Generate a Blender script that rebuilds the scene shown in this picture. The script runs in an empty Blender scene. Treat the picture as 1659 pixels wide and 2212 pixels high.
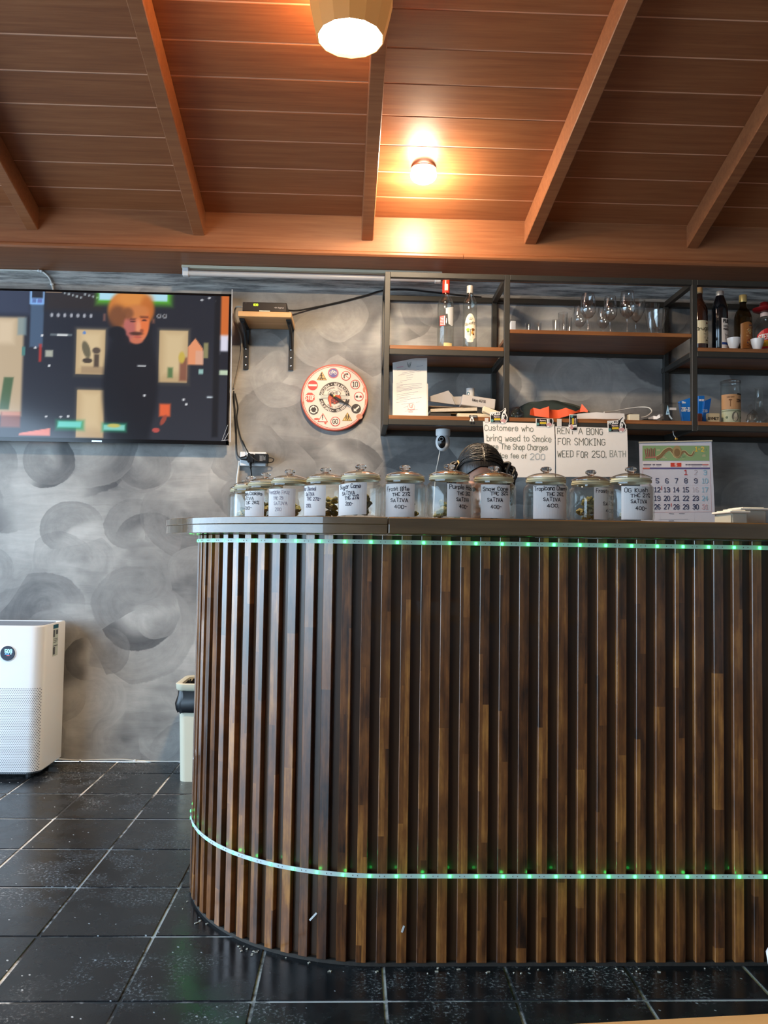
import bpy, bmesh, math, random
import numpy as np
from mathutils import Vector, Matrix
random.seed(7)
SC = bpy.context.scene
COL = SC.collection
# ---------------------------------------------------------------- camera, world, exposure
YAW, PITCH, ROLL = [math.radians(a) for a in (1.93283, 2.66332, 0.85204)]
FPX, CH = 1772.4, 1.04                       # focal length in pixels of the 1659x2212 frame, eye height
_f = Vector((math.sin(YAW)*math.cos(PITCH), math.cos(YAW)*math.cos(PITCH), math.sin(PITCH)))
_r0 = Vector((math.cos(YAW), -math.sin(YAW), 0)); _u0 = _r0.cross(_f)
_R = _r0*math.cos(ROLL) + _u0*math.sin(ROLL); _U = _R.cross(_f)
CAMP = Vector((0, 0, CH))
cd = bpy.data.cameras.new('camera'); cam = bpy.data.objects.new('camera', cd); COL.objects.link(cam)
m4 = Matrix.Identity(4)
for i in range(3):
    m4[i][0] = _R[i]; m4[i][1] = _U[i]; m4[i][2] = -_f[i]; m4[i][3] = CAMP[i]
cam.matrix_world = m4
cd.sensor_fit = 'VERTICAL'; cd.sensor_height = 36.0; cd.lens = 36.0*FPX/2212.0
cd.clip_start = 0.02; cd.clip_end = 60
SC.camera = cam
SC.view_settings.view_transform = 'Standard'; SC.view_settings.look = 'None'
SC.view_settings.gamma = 1.0; SC.view_settings.use_curve_mapping = False
SC.view_settings.exposure = 0.35
SC.cycles.use_denoising = True
SC.cycles.max_bounces = 8; SC.cycles.transparent_max_bounces = 20
SC.cycles.transmission_bounces = 8; SC.cycles.glossy_bounces = 4; SC.cycles.diffuse_bounces = 4
SC.cycles.caustics_reflective = False; SC.cycles.caustics_refractive = False
SC.cycles.sample_clamp_indirect = 6.0
w = bpy.data.worlds.new('overcast_sky'); SC.world = w; w.use_nodes = True
bg = w.node_tree.nodes['Background']
bg.inputs[0].default_value = (0.55, 0.77, 1.0, 1); bg.inputs[1].default_value = 6.2

def portal(name, loc, rot, sx, sy):          # guides the daylight through the real openings
    ld = bpy.data.lights.new(name, 'AREA'); ld.shape = 'RECTANGLE'; ld.size = sx; ld.size_y = sy
    ld.cycles.is_portal = True
    o = bpy.data.objects.new(name, ld); o.location = loc; o.rotation_euler = rot; COL.objects.link(o)
RX0, RX1, RY0, RY1 = -3.3, 3.2, -4.4, 4.06    # inner faces of the room
portal('daylight_left', (RX0-.02, 0.0, 1.2), (0, math.radians(-90), 0), 2.3, 7.0)

# ---------------------------------------------------------------- pixel ray -> world point on a plane
def ray(px, py):
    return (_R*((px-829.5)/FPX) - _U*((py-1106)/FPX) + _f)
def P(px, py, Y):
    d = ray(px, py); return CAMP + d*(Y/d.y)
def PX(px, py, Y): return P(px, py, Y).x
def PZ(px, py, Y): return P(px, py, Y).z
def lin(c):
    c = c/255.0
    return c/12.92 if c <= 0.04045 else ((c+0.055)/1.055)**2.4
def rgb(r, g, b): return (lin(r), lin(g), lin(b), 1.0)

# ---------------------------------------------------------------- materials
MATS = {}
def mat(name, col=(.5, .5, .5, 1), rough=.5, metal=0.0, spec=.5, coat=0.0, emit=None, es=0.0, trans=0.0, noise=0.0, nscale=30, bump=0.0):
    if name in MATS: return MATS[name]
    m = bpy.data.materials.new(name); m.use_nodes = True; nt = m.node_tree
    b = nt.nodes['Principled BSDF']
    b.inputs['Base Color'].default_value = col; b.inputs['Roughness'].default_value = rough
    b.inputs['Metallic'].default_value = metal; b.inputs['Specular IOR Level'].default_value = spec
    b.inputs['Coat Weight'].default_value = coat; b.inputs['Coat Roughness'].default_value = .12
    b.inputs['Transmission Weight'].default_value = trans
    if emit: b.inputs['Emission Color'].default_value = emit; b.inputs['Emission Strength'].default_value = es
    if noise or bump:
        tc = nt.nodes.new('ShaderNodeTexCoord'); n = nt.nodes.new('ShaderNodeTexNoise')
        n.inputs['Scale'].default_value = nscale; n.inputs['Detail'].default_value = 5
        nt.links.new(tc.outputs['Object'], n.inputs['Vector'])
        if noise:
            mx = nt.nodes.new('ShaderNodeMix'); mx.data_type = 'RGBA'
            mx.inputs[6].default_value = tuple(c*(1-noise) for c in col[:3])+(1,)
            mx.inputs[7].default_value = tuple(min(1, c*(1+noise)) for c in col[:3])+(1,)
            nt.links.new(n.outputs['Fac'], mx.inputs[0]); nt.links.new(mx.outputs[2], b.inputs['Base Color'])
        if bump:
            bp = nt.nodes.new('ShaderNodeBump'); bp.inputs['Strength'].default_value = bump; bp.inputs['Distance'].default_value = .01
            nt.links.new(n.outputs['Fac'], bp.inputs['Height']); nt.links.new(bp.outputs[0], b.inputs['Normal'])
    MATS[name] = m; return m

class NT:                                      # small node-graph helper
    def __init__(s, name):
        s.m = bpy.data.materials.new(name); s.m.use_nodes = True; s.nt = s.m.node_tree
        s.b = s.nt.nodes['Principled BSDF']; MATS[name] = s.m
    def n(s, t, **kw):
        nd = s.nt.nodes.new(t)
        for k, v in kw.items():
            if k.startswith('i_'):
                k = k[2:]; k = int(k) if k.isdigit() else k.replace('_', ' ')
                nd.inputs[k].default_value = v
            else: setattr(nd, k, v)
        return nd
    def l(s, a, b): s.nt.links.new(a, b)
    def put(s, sock, v):
        if isinstance(v, (int, float, tuple)): sock.default_value = v
        else: s.l(v, sock)
    def math(s, op, a, b=None, c=None, clamp=False):
        nd = s.n('ShaderNodeMath', operation=op, use_clamp=clamp)
        for i, v in enumerate((a, b, c)):
            if v is not None: s.put(nd.inputs[i], v)
        return nd.outputs[0]
    def sstep(s, v, a, b, t0=0.0, t1=1.0):
        nd = s.n('ShaderNodeMapRange', interpolation_type='SMOOTHSTEP')
        s.put(nd.inputs[0], v)
        for i, x in enumerate((a, b, t0, t1)): s.put(nd.inputs[i+1], x)
        return nd.outputs[0]
    def mix(s, f, a, b, blend='MIX'):
        nd = s.n('ShaderNodeMix', data_type='RGBA', blend_type=blend)
        s.put(nd.inputs[0], f); s.put(nd.inputs[6], a); s.put(nd.inputs[7], b); return nd.outputs[2]
    def mixf(s, f, a, b):
        nd = s.n('ShaderNodeMix', data_type='FLOAT')
        s.put(nd.inputs[0], f); s.put(nd.inputs[2], a); s.put(nd.inputs[3], b); return nd.outputs[0]
    def noise(s, v, scale=5, detail=4, rough=.5, dist=0.0, dim='3D'):
        nd = s.n('ShaderNodeTexNoise', noise_dimensions=dim)
        s.l(v, nd.inputs['Vector']); nd.inputs['Scale'].default_value = scale
        nd.inputs['Detail'].default_value = detail; nd.inputs['Roughness'].default_value = rough
        nd.inputs['Distortion'].default_value = dist; return nd.outputs['Fac']
    def mapping(s, v, scale=(1, 1, 1), loc=(0, 0, 0)):
        nd = s.n('ShaderNodeMapping'); s.l(v, nd.inputs[0])
        nd.inputs['Scale'].default_value = scale; s.put(nd.inputs['Location'], loc); return nd.outputs[0]
    def comb(s, x, y, z):
        nd = s.n('ShaderNodeCombineXYZ')
        for i, v in enumerate((x, y, z)): s.put(nd.inputs[i], v)
        return nd.outputs[0]
    def sep(s, v):
        nd = s.n('ShaderNodeSeparateXYZ'); s.l(v, nd.inputs[0]); return nd.outputs
    def ramp(s, f, stops):
        nd = s.n('ShaderNodeValToRGB'); s.l(f, nd.inputs[0]); e = nd.color_ramp.elements
        while len(e) < len(stops): e.new(.5)
        for k, (p, c) in zip(e, stops): k.position = p; k.color = c
        return nd.outputs[0]
    def bump(s, h, strength=.3, dist=.01):
        nd = s.n('ShaderNodeBump'); s.l(h, nd.inputs['Height'])
        nd.inputs['Strength'].default_value = strength; nd.inputs['Distance'].default_value = dist
        s.l(nd.outputs[0], s.b.inputs['Normal'])

def mat_plaster():                             # trowelled cement: overlapping curved trowel marks, light sweeps and dark crescents
    g = NT('trowelled_plaster')
    geo = g.n('ShaderNodeNewGeometry'); x, y, z = g.sep(geo.outputs['Position'])
    p2 = g.comb(x, z, 0.0)
    warp = g.n('ShaderNodeTexNoise', i_Scale=3.0, i_Detail=2.0); g.l(p2, warp.inputs['Vector'])
    wv = g.n('ShaderNodeVectorMath', operation='SCALE'); g.l(warp.outputs['Color'], wv.inputs[0]); wv.inputs['Scale'].default_value = .06
    pa = g.n('ShaderNodeVectorMath', operation='ADD'); g.l(p2, pa.inputs[0]); g.l(wv.outputs[0], pa.inputs[1])
    tone = g.sstep(g.noise(p2, 1.5, 4, .55), .30, .66, .30, .85)
    fine = g.noise(p2, 16, 6, .65)
    streak = g.noise(g.mapping(p2, (2.2, 16, 1)), 1.6, 5, .65, .7)
    tone = g.math('ADD', tone, g.math('MULTIPLY', g.math('SUBTRACT', streak, .5), .30))
    for sc, sd, F, amt, bl in ((1.5, 3.1, 7.0, .8, .5), (2.4, 11.7, 6.0, .8, .80), (1.9, 27.3, 7.0, .85, .55), (3.0, 41.9, 5.0, .75, .8)):
        mp = g.mapping(pa.outputs[0], (sc, sc*1.12, sc), (sd, sd*1.7, 0))
        vo = g.n('ShaderNodeTexVoronoi', voronoi_dimensions='2D', i_Scale=1.0); g.l(mp, vo.inputs['Vector'])
        df = g.n('ShaderNodeVectorMath', operation='SUBTRACT'); g.l(mp, df.inputs[0]); g.l(vo.outputs['Position'], df.inputs[1])
        ln = g.n('ShaderNodeVectorMath', operation='LENGTH'); g.l(df.outputs[0], ln.inputs[0]); d = ln.outputs['Value']
        nm = g.n('ShaderNodeVectorMath', operation='NORMALIZE'); g.l(df.outputs[0], nm.inputs[0])
        cx, cy, _ = g.sep(nm.outputs[0])
        cr = g.n('ShaderNodeSeparateColor'); g.l(vo.outputs['Color'], cr.inputs[0]); r1, r2, r3 = cr.outputs
        sv = g.comb(g.math('MULTIPLY', d, F), g.math('MULTIPLY', cx, .35), g.math('ADD', g.math('MULTIPLY', cy, .35), g.math('MULTIPLY', r1, 60.0)))
        st = g.noise(sv, 1.3, 5, .7)
        stc = g.math('MULTIPLY', g.math('SUBTRACT', st, .5), .55)
        an = g.math('MULTIPLY', r3, 6.283)
        ca = g.math('ADD', g.math('MULTIPLY', cx, g.math('COSINE', an)), g.math('MULTIPLY', cy, g.math('SINE', an)))
        edge = g.math('ADD', d, g.math('MULTIPLY', g.math('SUBTRACT', fine, .5), .05))
        R0 = g.math('ADD', .34, g.math('MULTIPLY', r1, .16))
        rim = g.sstep(g.math('SUBTRACT', edge, R0), .0, -.015)
        fillm = g.math('MULTIPLY', g.math('MULTIPLY', rim, g.sstep(ca, -.75, .1)), amt*.75)
        fill = g.math('ADD', g.math('ADD', .42, g.math('MULTIPLY', r2, .42)), stc)
        tone = g.mixf(fillm, tone, fill)
        band = g.math('MULTIPLY', g.sstep(g.math('ADD', g.math('SUBTRACT', d, R0), g.math('MULTIPLY', stc, .10)), -.30, -.08), g.math('MULTIPLY', rim, g.sstep(g.math('ADD', ca, stc), -.25, .55)))
        band = g.math('MULTIPLY', band, g.math('GREATER_THAN', r2, bl))
        tone = g.mixf(g.math('MULTIPLY', band, amt*.95), tone, g.math('ADD', g.math('MULTIPLY', r1, .28), g.math('ADD', .08, g.math('MULTIPLY', stc, .7))))
    tone = g.math('ADD', tone, g.math('MULTIPLY', g.math('SUBTRACT', fine, .5), .16))
    # rough unfinished strip under the timber
    top = g.sstep(z, 2.30, 2.345)
    hz = g.noise(g.mapping(p2, (2, 30, 1)), 2.0, 5, .7)
    tone = g.mixf(g.math('MULTIPLY', top, .85), tone, g.sstep(hz, .3, .62, .22, .95))
    c = g.ramp(tone, [(.12, rgb(66, 64, 66)), (.36, rgb(108, 106, 105)), (.62, rgb(154, 151, 147)), (.90, rgb(202, 198, 192))])
    g.l(c, g.b.inputs['Base Color']); g.b.inputs['Roughness'].default_value = .6
    hh = g.math('ADD', g.math('MULTIPLY', tone, .6), g.math('MULTIPLY', g.math('MULTIPLY', top, hz), 2.0))
    g.bump(hh, .2, .008); return g.m

def mat_wood_ceiling():
    g = NT('stained_ceiling_board')
    tc = g.n('ShaderNodeTexCoord'); oi = g.n('ShaderNodeObjectInfo')
    geo = g.n('ShaderNodeNewGeometry')
    v = g.mapping(geo.outputs['Position'], (1.1, 26, 26), (0, 0, 0))
    n1 = g.noise(v, 2.0, 6, .6, .4); n2 = g.noise(g.mapping(geo.outputs['Position'], (3, 90, 90)), 2.0, 3, .6)
    t = g.math('ADD', g.math('MULTIPLY', n1, .7), g.math('MULTIPLY', n2, .3))
    t = g.math('ADD', t, g.math('MULTIPLY', g.math('SUBTRACT', oi.outputs['Random'], .5), .10))
    c = g.ramp(t, [(.25, rgb(126, 74, 47)), (.5, rgb(151, 94, 59)), (.75, rgb(171, 112, 73))])
    g.l(c, g.b.inputs['Base Color']); g.b.inputs['Roughness'].default_value = .42
    g.bump(n2, .06, .003); return g.m

def mat_slat():
    g = NT('lacquered_slat')
    tc = g.n('ShaderNodeTexCoord'); oi = g.n('ShaderNodeObjectInfo')
    x, y, z = g.sep(tc.outputs['Object']); r = oi.outputs['Random']
    jog = g.math('MULTIPLY', g.math('FLOOR', g.math('ADD', g.math('MULTIPLY', x, 70.0), g.math('MULTIPLY', r, 40))), .0)
    zz = g.math('ADD', g.math('MULTIPLY', z, 2.9), g.math('MULTIPLY', r, 37.0))
    # two laminations side by side, each with its own joints
    half = g.math('GREATER_THAN', x, g.math('MULTIPLY', g.math('SUBTRACT', r, .35), .03))
    zz = g.math('ADD', zz, g.math('MULTIPLY', half, 3.37))
    cell = g.math('FLOOR', zz)
    wn = g.n('ShaderNodeTexWhiteNoise', noise_dimensions='2D'); g.l(g.comb(cell, g.math('MULTIPLY', r, 91.0), 0.0), wn.inputs['Vector'])
    cv = wn.outputs['Value']
    off = g.math('MULTIPLY', r, 53.0)
    gv = g.comb(g.math('MULTIPLY', x, 130.0), g.math('MULTIPLY', y, 60.0), g.math('ADD', g.math('MULTIPLY', z, 5.0), g.math('ADD', off, g.math('MULTIPLY', cell, 7.3))))
    gr = g.noise(gv, 1.0, 5, .65, .6)
    bl = g.noise(g.comb(g.math('MULTIPLY', x, 25.0), 0.0, g.math('ADD', g.math('MULTIPLY', z, 7.0), off)), 1.0, 4, .6)
    t = g.math('ADD', g.math('MULTIPLY', cv, .42), g.math('ADD', g.math('MULTIPLY', g.math('SUBTRACT', gr, .5), .62), g.math('MULTIPLY', g.math('SUBTRACT', bl, .5), 1.15)))
    t = g.math('ADD', t, .18)
    c = g.ramp(t, [(0, rgb(42, 26, 18)), (.22, rgb(92, 54, 30)), (.5, rgb(142, 86, 44)), (.75, rgb(198, 130, 64)), (1, rgb(230, 168, 92))])
    # scuffed black foot of the counter
    g.l(c, g.b.inputs['Base Color'])
    g.b.inputs['Roughness'].default_value = .30; g.b.inputs['Coat Weight'].default_value = 1.0; g.b.inputs['Coat Roughness'].default_value = .13
    g.bump(gr, .10, .003); return g.m

def mat_wood(name, cols, axis=0, scale=1.0, rough=.4, coat=0.0, ring=26):
    if name in MATS: return MATS[name]
    g = NT(name); tc = g.n('ShaderNodeTexCoord'); oi = g.n('ShaderNodeObjectInfo')
    s = [ring*scale]*3; s[axis] = 1.6*scale
    v = g.mapping(tc.outputs['Object'], tuple(s), g.comb(g.math('MULTIPLY', oi.outputs['Random'], 31.0), 0.0, 0.0))
    n1 = g.noise(v, 1.0, 6, .6, .8); n2 = g.noise(tc.outputs['Object'], 5*scale, 3, .5)
    t = g.math('ADD', g.math('MULTIPLY', n1, .7), g.math('MULTIPLY', n2, .3))
    k = len(cols)
    c = g.ramp(t, [(.25+.5*i/(k-1), col) for i, col in enumerate(cols)])
    g.l(c, g.b.inputs['Base Color']); g.b.inputs['Roughness'].default_value = rough
    g.b.inputs['Coat Weight'].default_value = coat; g.bump(n1, .06, .003); return g.m

def mat_tile():
    g = NT('black_painted_tile')
    geo = g.n('ShaderNodeNewGeometry'); tc = g.n('ShaderNodeTexCoord'); p = geo.outputs['Position']
    x, y, z = g.sep(p)
    q = g.comb(x, y, 0.0)
    spk = g.n('ShaderNodeTexVoronoi', voronoi_dimensions='2D', i_Scale=55.0); g.l(g.comb(g.math('ADD', x, g.math('MULTIPLY', y, .4)), g.math('MULTIPLY', y, .8), 0.0), spk.inputs['Vector'])
    sc = g.n('ShaderNodeSeparateColor'); g.l(spk.outputs['Color'], sc.inputs[0])
    dot = g.math('MULTIPLY', g.sstep(g.math('SUBTRACT', spk.outputs['Distance'], g.math('MULTIPLY', sc.outputs[1], .13)), .06, .0), g.math('GREATER_THAN', sc.outputs[0], .945))
    patch = g.sstep(g.noise(g.mapping(q, (1, 1, 1), (4.2, 1.7, 0)), 2.2, 3, .5), .46, .58)
    fine = g.noise(q, 120, 3, .7); rub = g.noise(q, 9, 5, .6)
    worn = g.math('MULTIPLY', g.math('MULTIPLY', g.sstep(fine, .52, .68), patch), g.sstep(rub, .40, .60))
    scr = g.noise(g.mapping(q, (60, 4, 1)), 1.0, 4, .7, 1.5)
    scr2 = g.math('MULTIPLY', g.sstep(scr, .70, .75), .5)
    k = g.math('MAXIMUM', g.math('MAXIMUM', dot, g.math('MULTIPLY', worn, .85)), scr2, clamp=True)
    haze = g.math('MULTIPLY', g.sstep(rub, .35, .75), .045)  # patchy grey haze of reflected wall light, put into the tile colour
    base = g.mix(haze, (.012, .0135, .016, 1), (.4, .43, .47, 1))
    g.l(g.mix(k, base, (.52, .54, .56, 1)), g.b.inputs['Base Color'])
    ro = g.math('ADD', g.sstep(rub, .3, .7, .18, .34), g.math('MULTIPLY', k, .4))
    g.l(ro, g.b.inputs['Roughness'])
    g.bump(g.math('ADD', rub, g.math('MULTIPLY', fine, .3)), .05, .01); return g.m

def mat_grout():
    g = NT('worn_grout'); geo = g.n('ShaderNodeNewGeometry'); p = geo.outputs['Position']
    n = g.noise(p, 2.4, 4, .6); f = g.noise(p, 60, 2, .6)
    t = g.math('ADD', n, g.math('MULTIPLY', g.math('SUBTRACT', f, .5), .18))
    g.l(g.mix(g.sstep(t, .42, .56), (.06, .06, .062, 1), (.80, .80, .79, 1)), g.b.inputs['Base Color'])
    g.b.inputs['Roughness'].default_value = .7; return g.m

def mat_glass(name, tint=(1, 1, 1, 1), ior=1.45, refl=1.0, absorb=0.0):   # clear thin glass: straight-through plus Fresnel reflection
    if name in MATS: return MATS[name]
    m = bpy.data.materials.new(name); m.use_nodes = True; nt = m.node_tree
    for n in list(nt.nodes):
        if n.type != 'OUTPUT_MATERIAL': nt.nodes.remove(n)
    out = nt.nodes['Material Output']
    t = nt.nodes.new('ShaderNodeBsdfTransparent'); t.inputs[0].default_value = tint
    gl = nt.nodes.new('ShaderNodeBsdfGlossy'); gl.inputs['Roughness'].default_value = .03
    lw = nt.nodes.new('ShaderNodeLayerWeight'); lw.inputs[0].default_value = .5; pw = nt.nodes.new('ShaderNodeMath'); pw.operation = 'POWER'; pw.inputs[1].default_value = 4.0; nt.links.new(lw.outputs['Facing'], pw.inputs[0]); f0 = ((ior-1)/(ior+1))**2; fr = nt.nodes.new('ShaderNodeMath'); fr.operation = 'MULTIPLY_ADD'; fr.inputs[1].default_value = .75; fr.inputs[2].default_value = f0; nt.links.new(pw.outputs[0], fr.inputs[0])
    ml = nt.nodes.new('ShaderNodeMath'); ml.operation = 'MULTIPLY'; ml.inputs[1].default_value = refl; ml.use_clamp = True
    mx = nt.nodes.new('ShaderNodeMixShader')
    nt.links.new(fr.outputs[0], ml.inputs[0]); nt.links.new(ml.outputs[0], mx.inputs[0])
    nt.links.new(t.outputs[0], mx.inputs[1]); nt.links.new(gl.outputs[0], mx.inputs[2])
    nt.links.new(mx.outputs[0], out.inputs[0]); MATS[name] = m; return m

def mat_print(name='printed_ink', rough=.55, spec=.3, emit=0.0):            # flat print: colour carried by the mesh
    if name in MATS: return MATS[name]
    g = NT(name); a = g.n('ShaderNodeAttribute', attribute_name='Col')
    if emit:
        g.b.inputs['Base Color'].default_value = (.005, .005, .005, 1)
        g.l(a.outputs['Color'], g.b.inputs['Emission Color']); g.b.inputs['Emission Strength'].default_value = emit
    else: g.l(a.outputs['Color'], g.b.inputs['Base Color'])
    g.b.inputs['Roughness'].default_value = rough; g.b.inputs['Specular IOR Level'].default_value = spec
    return g.m

M_PLASTER = mat_plaster(); M_CEIL = mat_wood_ceiling(); M_SLAT = mat_slat(); M_TILE = mat_tile(); M_GROUT = mat_grout()
M_BACK = mat_wood('dark_backing_board', [rgb(56, 35, 20), rgb(78, 51, 28), rgb(98, 66, 37)], 2, 1.0, .38, .3)
M_TOP = mat_wood('lacquered_counter_board', [rgb(76, 56, 36), rgb(104, 78, 50), rgb(132, 101, 66)], 0, 1.0, .22, .8)
M_SHELFW = mat_wood('oiled_shelf_board', [rgb(96, 58, 32), rgb(134, 84, 47), rgb(168, 112, 66)], 0, 1.2, .42, .2)
M_PINE = mat_wood('pale_pine', [rgb(176, 128, 80), rgb(205, 158, 106), rgb(222, 180, 130)], 0, 1.0, .5)
M_TABLE = mat_wood('light_table_laminate', [rgb(206, 160, 100), rgb(222, 178, 118), rgb(234, 195, 138)], 0, .7, .35, .2)
M_STEEL = mat('dark_frame_steel', rgb(50, 48, 44), .45, .0, .5, noise=.12, nscale=60)
M_BLACKP = mat('black_plastic', rgb(22, 22, 24), .32)
M_BLACKM = mat('matt_black_plastic', rgb(26, 26, 27), .6)
M_WHITEP = mat('white_plastic', rgb(232, 234, 236), .38)
M_CREAM = mat('cream_plastic', rgb(222, 216, 192), .42)
M_WHITEC = mat('white_cable', rgb(222, 220, 214), .5)
M_PAPER = mat('white_paper', rgb(226, 222, 218), .75, spec=.2, noise=.03, nscale=40, bump=.03)
M_PRINT = mat_print(); M_GLOSSP = mat_print('glossy_print', .22, .5)
M_GLASS = mat_glass('clear_glass', (.975, .985, .98, 1)); M_GLASSB = mat_glass('bottle_glass', (.955, .965, .955, 1), 1.5)
M_GLASSW = mat_glass('stemware_glass', (.96, .965, .965, 1), 1.6, 1.8)
M_KNOB = mat('solid_glass', (1, 1, 1, 1), .02, trans=1.0)
M_LIDG = mat_glass('lid_glass', (.93, .95, .92, 1), 1.55, 1.6)
M_SEAL = mat('translucent_seal', rgb(214, 206, 172), .3, trans=.25)
M_CHROME = mat('polished_steel', (.75, .75, .76, 1), .12, 1.0)

# ---------------------------------------------------------------- mesh builder
class MB:
    def __init__(s): s.v = []; s.f = []; s.c = []
    def _face(s, idx, col=None): s.f.append(tuple(idx)); s.c.append(col)
    def box(s, x0, x1, y0, y1, z0, z1, col=None):
        return s.obox(Vector(((x0+x1)/2, (y0+y1)/2, (z0+z1)/2)), Vector((1, 0, 0)), Vector((0, 1, 0)), Vector((0, 0, 1)), abs(x1-x0)/2, abs(y1-y0)/2, abs(z1-z0)/2, col)
    def obox(s, c, ax, ay, az, hx, hy, hz, col=None):
        n = len(s.v); c = Vector(c)
        for k in (-1, 1):
            for j in (-1, 1):
                for i in (-1, 1): s.v.append(c+ax*(i*hx)+ay*(j*hy)+az*(k*hz))
        for q in ((0, 2, 3, 1), (4, 5, 7, 6), (0, 1, 5, 4), (2, 6, 7, 3), (0, 4, 6, 2), (1, 3, 7, 5)): s._face([n+i for i in q], col)
        return s
    def bar(s, a, b, wx, wz, up=Vector((0, 0, 1)), col=None):      # square-section bar from a to b
        a = Vector(a); b = Vector(b); d = (b-a); L = d.length; d.normalize()
        sd = d.cross(up)
        if sd.length < 1e-4: sd = d.cross(Vector((1, 0, 0)))
        sd.normalize(); u2 = sd.cross(d)
        return s.obox((a+b)/2, d, sd, u2, L/2, wx/2, wz/2, col)
    def grid(s, rows, close_u=False, close_v=False, col=None):     # rows of points -> quads
        n = len(s.v); R = len(rows); Cn = len(rows[0])
        for r in rows: s.v.extend(Vector(p) for p in r)
        for i in range(R if close_v else R-1):
            for j in range(Cn if close_u else Cn-1):
                a = n+i*Cn+j; b = n+i*Cn+(j+1) % Cn; c = n+((i+1) % R)*Cn+(j+1) % Cn; d = n+((i+1) % R)*Cn+j
                s._face((a, b, c, d), col)
        return n
    def poly(s, pts, col=None):
        n = len(s.v); s.v.extend(Vector(p) for p in pts); s._face(range(n, n+len(pts)), col); return s
    def prism(s, pts, off, col=None):                             # closed polygon extruded by a vector
        n = len(s.v); k = len(pts); off = Vector(off)
        s.v.extend(Vector(p) for p in pts); s.v.extend(Vector(p)+off for p in pts)
        s._face(list(range(n+k-1, n-1, -1)), col); s._face(range(n+k, n+2*k), col)
        for i in range(k): s._face((n+i, n+(i+1) % k, n+k+(i+1) % k, n+k+i), col)
        return s
    def tube(s, pts, r, n=8, caps=True, col=None, closed=False):
        pts = [Vector(p) for p in pts]; rr = r if isinstance(r, (list, tuple)) else [r]*len(pts)
        rows = []; u = None
        for i, p in enumerate(pts):
            a = pts[max(i-1, 0)] if not closed else pts[i-1]; b = pts[min(i+1, len(pts)-1)] if not closed else pts[(i+1) % len(pts)]
            d = (b-a).normalized()
            if u is None:
                u = d.cross(Vector((0, 0, 1)))
                if u.length < .05: u = d.cross(Vector((1, 0, 0)))
            u = (u - d*u.dot(d)).normalized(); w_ = d.cross(u)
            rows.append([p+(u*math.cos(2*math.pi*k/n)+w_*math.sin(2*math.pi*k/n))*rr[i] for k in range(n)])
        b0 = s.grid(rows, True, closed, col)
        if caps and not closed:
            s._face([b0+k for k in range(n-1, -1, -1)], col); s._face([b0+(len(pts)-1)*n+k for k in range(n)], col)
        return s
    def lathe(s, prof, c=(0, 0, 0), n=24, axis='z', col=None, a0=0.0, a1=None, cap0=False, cap1=False):
        c = Vector(c); rows = []
        full = a1 is None; m = n if full else n+1
        for r, h in prof:
            row = []
            for k in range(m):
                a = a0 + (2*math.pi if full else a1-a0)*k/n
                x, y = math.cos(a)*r, math.sin(a)*r
                row.append(c + (Vector((x, y, h)) if axis == 'z' else (Vector((x, -h, y)) if axis == 'y' else Vector((h, x, y)))))
            rows.append(row)
        b0 = s.grid(rows, full, False, col)
        if full and (cap0 or prof[0][0] > 1e-6 and cap0): s._face([b0+k for k in range(m-1, -1, -1)], col)
        if full and cap1: s._face([b0+(len(prof)-1)*m+k for k in range(m)], col)
        return s
    def ball(s, c, rx, ry=None, rz=None, n=12, m=8, col=None, rot=None):
        ry = ry or rx; rz = rz or rx; c = Vector(c); rows = []
        for i in range(m+1):
            t = math.pi*i/m; row = []
            for k in range(n):
                a = 2*math.pi*k/n
                p = Vector((rx*math.sin(t)*math.cos(a), ry*math.sin(t)*math.sin(a), -rz*math.cos(t)))
                row.append(c+(rot @ p if rot else p))
            rows.append(row)
        s.grid(rows, True, False, col); return s
    def mesh(s, name, smooth=False, bevel=0, seg=1, weld=True, origin=Vector((0, 0, 0)), angle=35):
        me = bpy.data.meshes.new(name)
        me.from_pydata([tuple(v-origin) for v in s.v], [], s.f)
        hascol = any(c is not None for c in s.c)
        if hascol:
            at = me.color_attributes.new('Col', 'FLOAT_COLOR', 'CORNER')
            buf = []
            for f, c in zip(s.f, s.c): buf.extend(list(c or (.5, .5, .5, 1))*len(f))
            at.data.foreach_set('color', buf)
        if weld or bevel:
            bm = bmesh.new(); bm.from_mesh(me)
            if weld: bmesh.ops.remove_doubles(bm, verts=bm.verts, dist=1e-6)
            if not hascol: bmesh.ops.recalc_face_normals(bm, faces=bm.faces)
            if bevel: bmesh.ops.bevel(bm, geom=list(bm.edges), offset=bevel, segments=seg, affect='EDGES', clamp_overlap=True)
            bm.to_mesh(me); bm.free()
        if smooth:
            me.polygons.foreach_set('use_smooth', [True]*len(me.polygons)); me.set_sharp_from_angle(angle=math.radians(angle))
        me.update(); return me
WL = {}                                                            # world location of every root
def root(name, loc, label=None, cat=None, group=None, kind=None, rotz=0.0):
    o = bpy.data.objects.new(name, None); COL.objects.link(o); o.location = loc; o.rotation_euler = (0, 0, rotz)
    o.empty_display_size = .05; WL[o.name] = Vector(loc); tag(o, label, cat, group, kind); return o
def tag(o, label=None, cat=None, group=None, kind=None):
    if label: o['label'] = label
    if cat: o['category'] = cat
    if group: o['group'] = group
    if kind: o['kind'] = kind
    return o
def put(name, me, m, parent=None, loc=(0, 0, 0), label=None, kind=None):  # link a mesh in its parent's own space
    o = bpy.data.objects.new(name, me); COL.objects.link(o)
    if m is not None and not me.materials: me.materials.append(m)
    if parent is not None: o.parent = parent
    o.location = loc
    if label: o['label'] = label
    if kind: o['kind'] = kind
    return o
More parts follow.
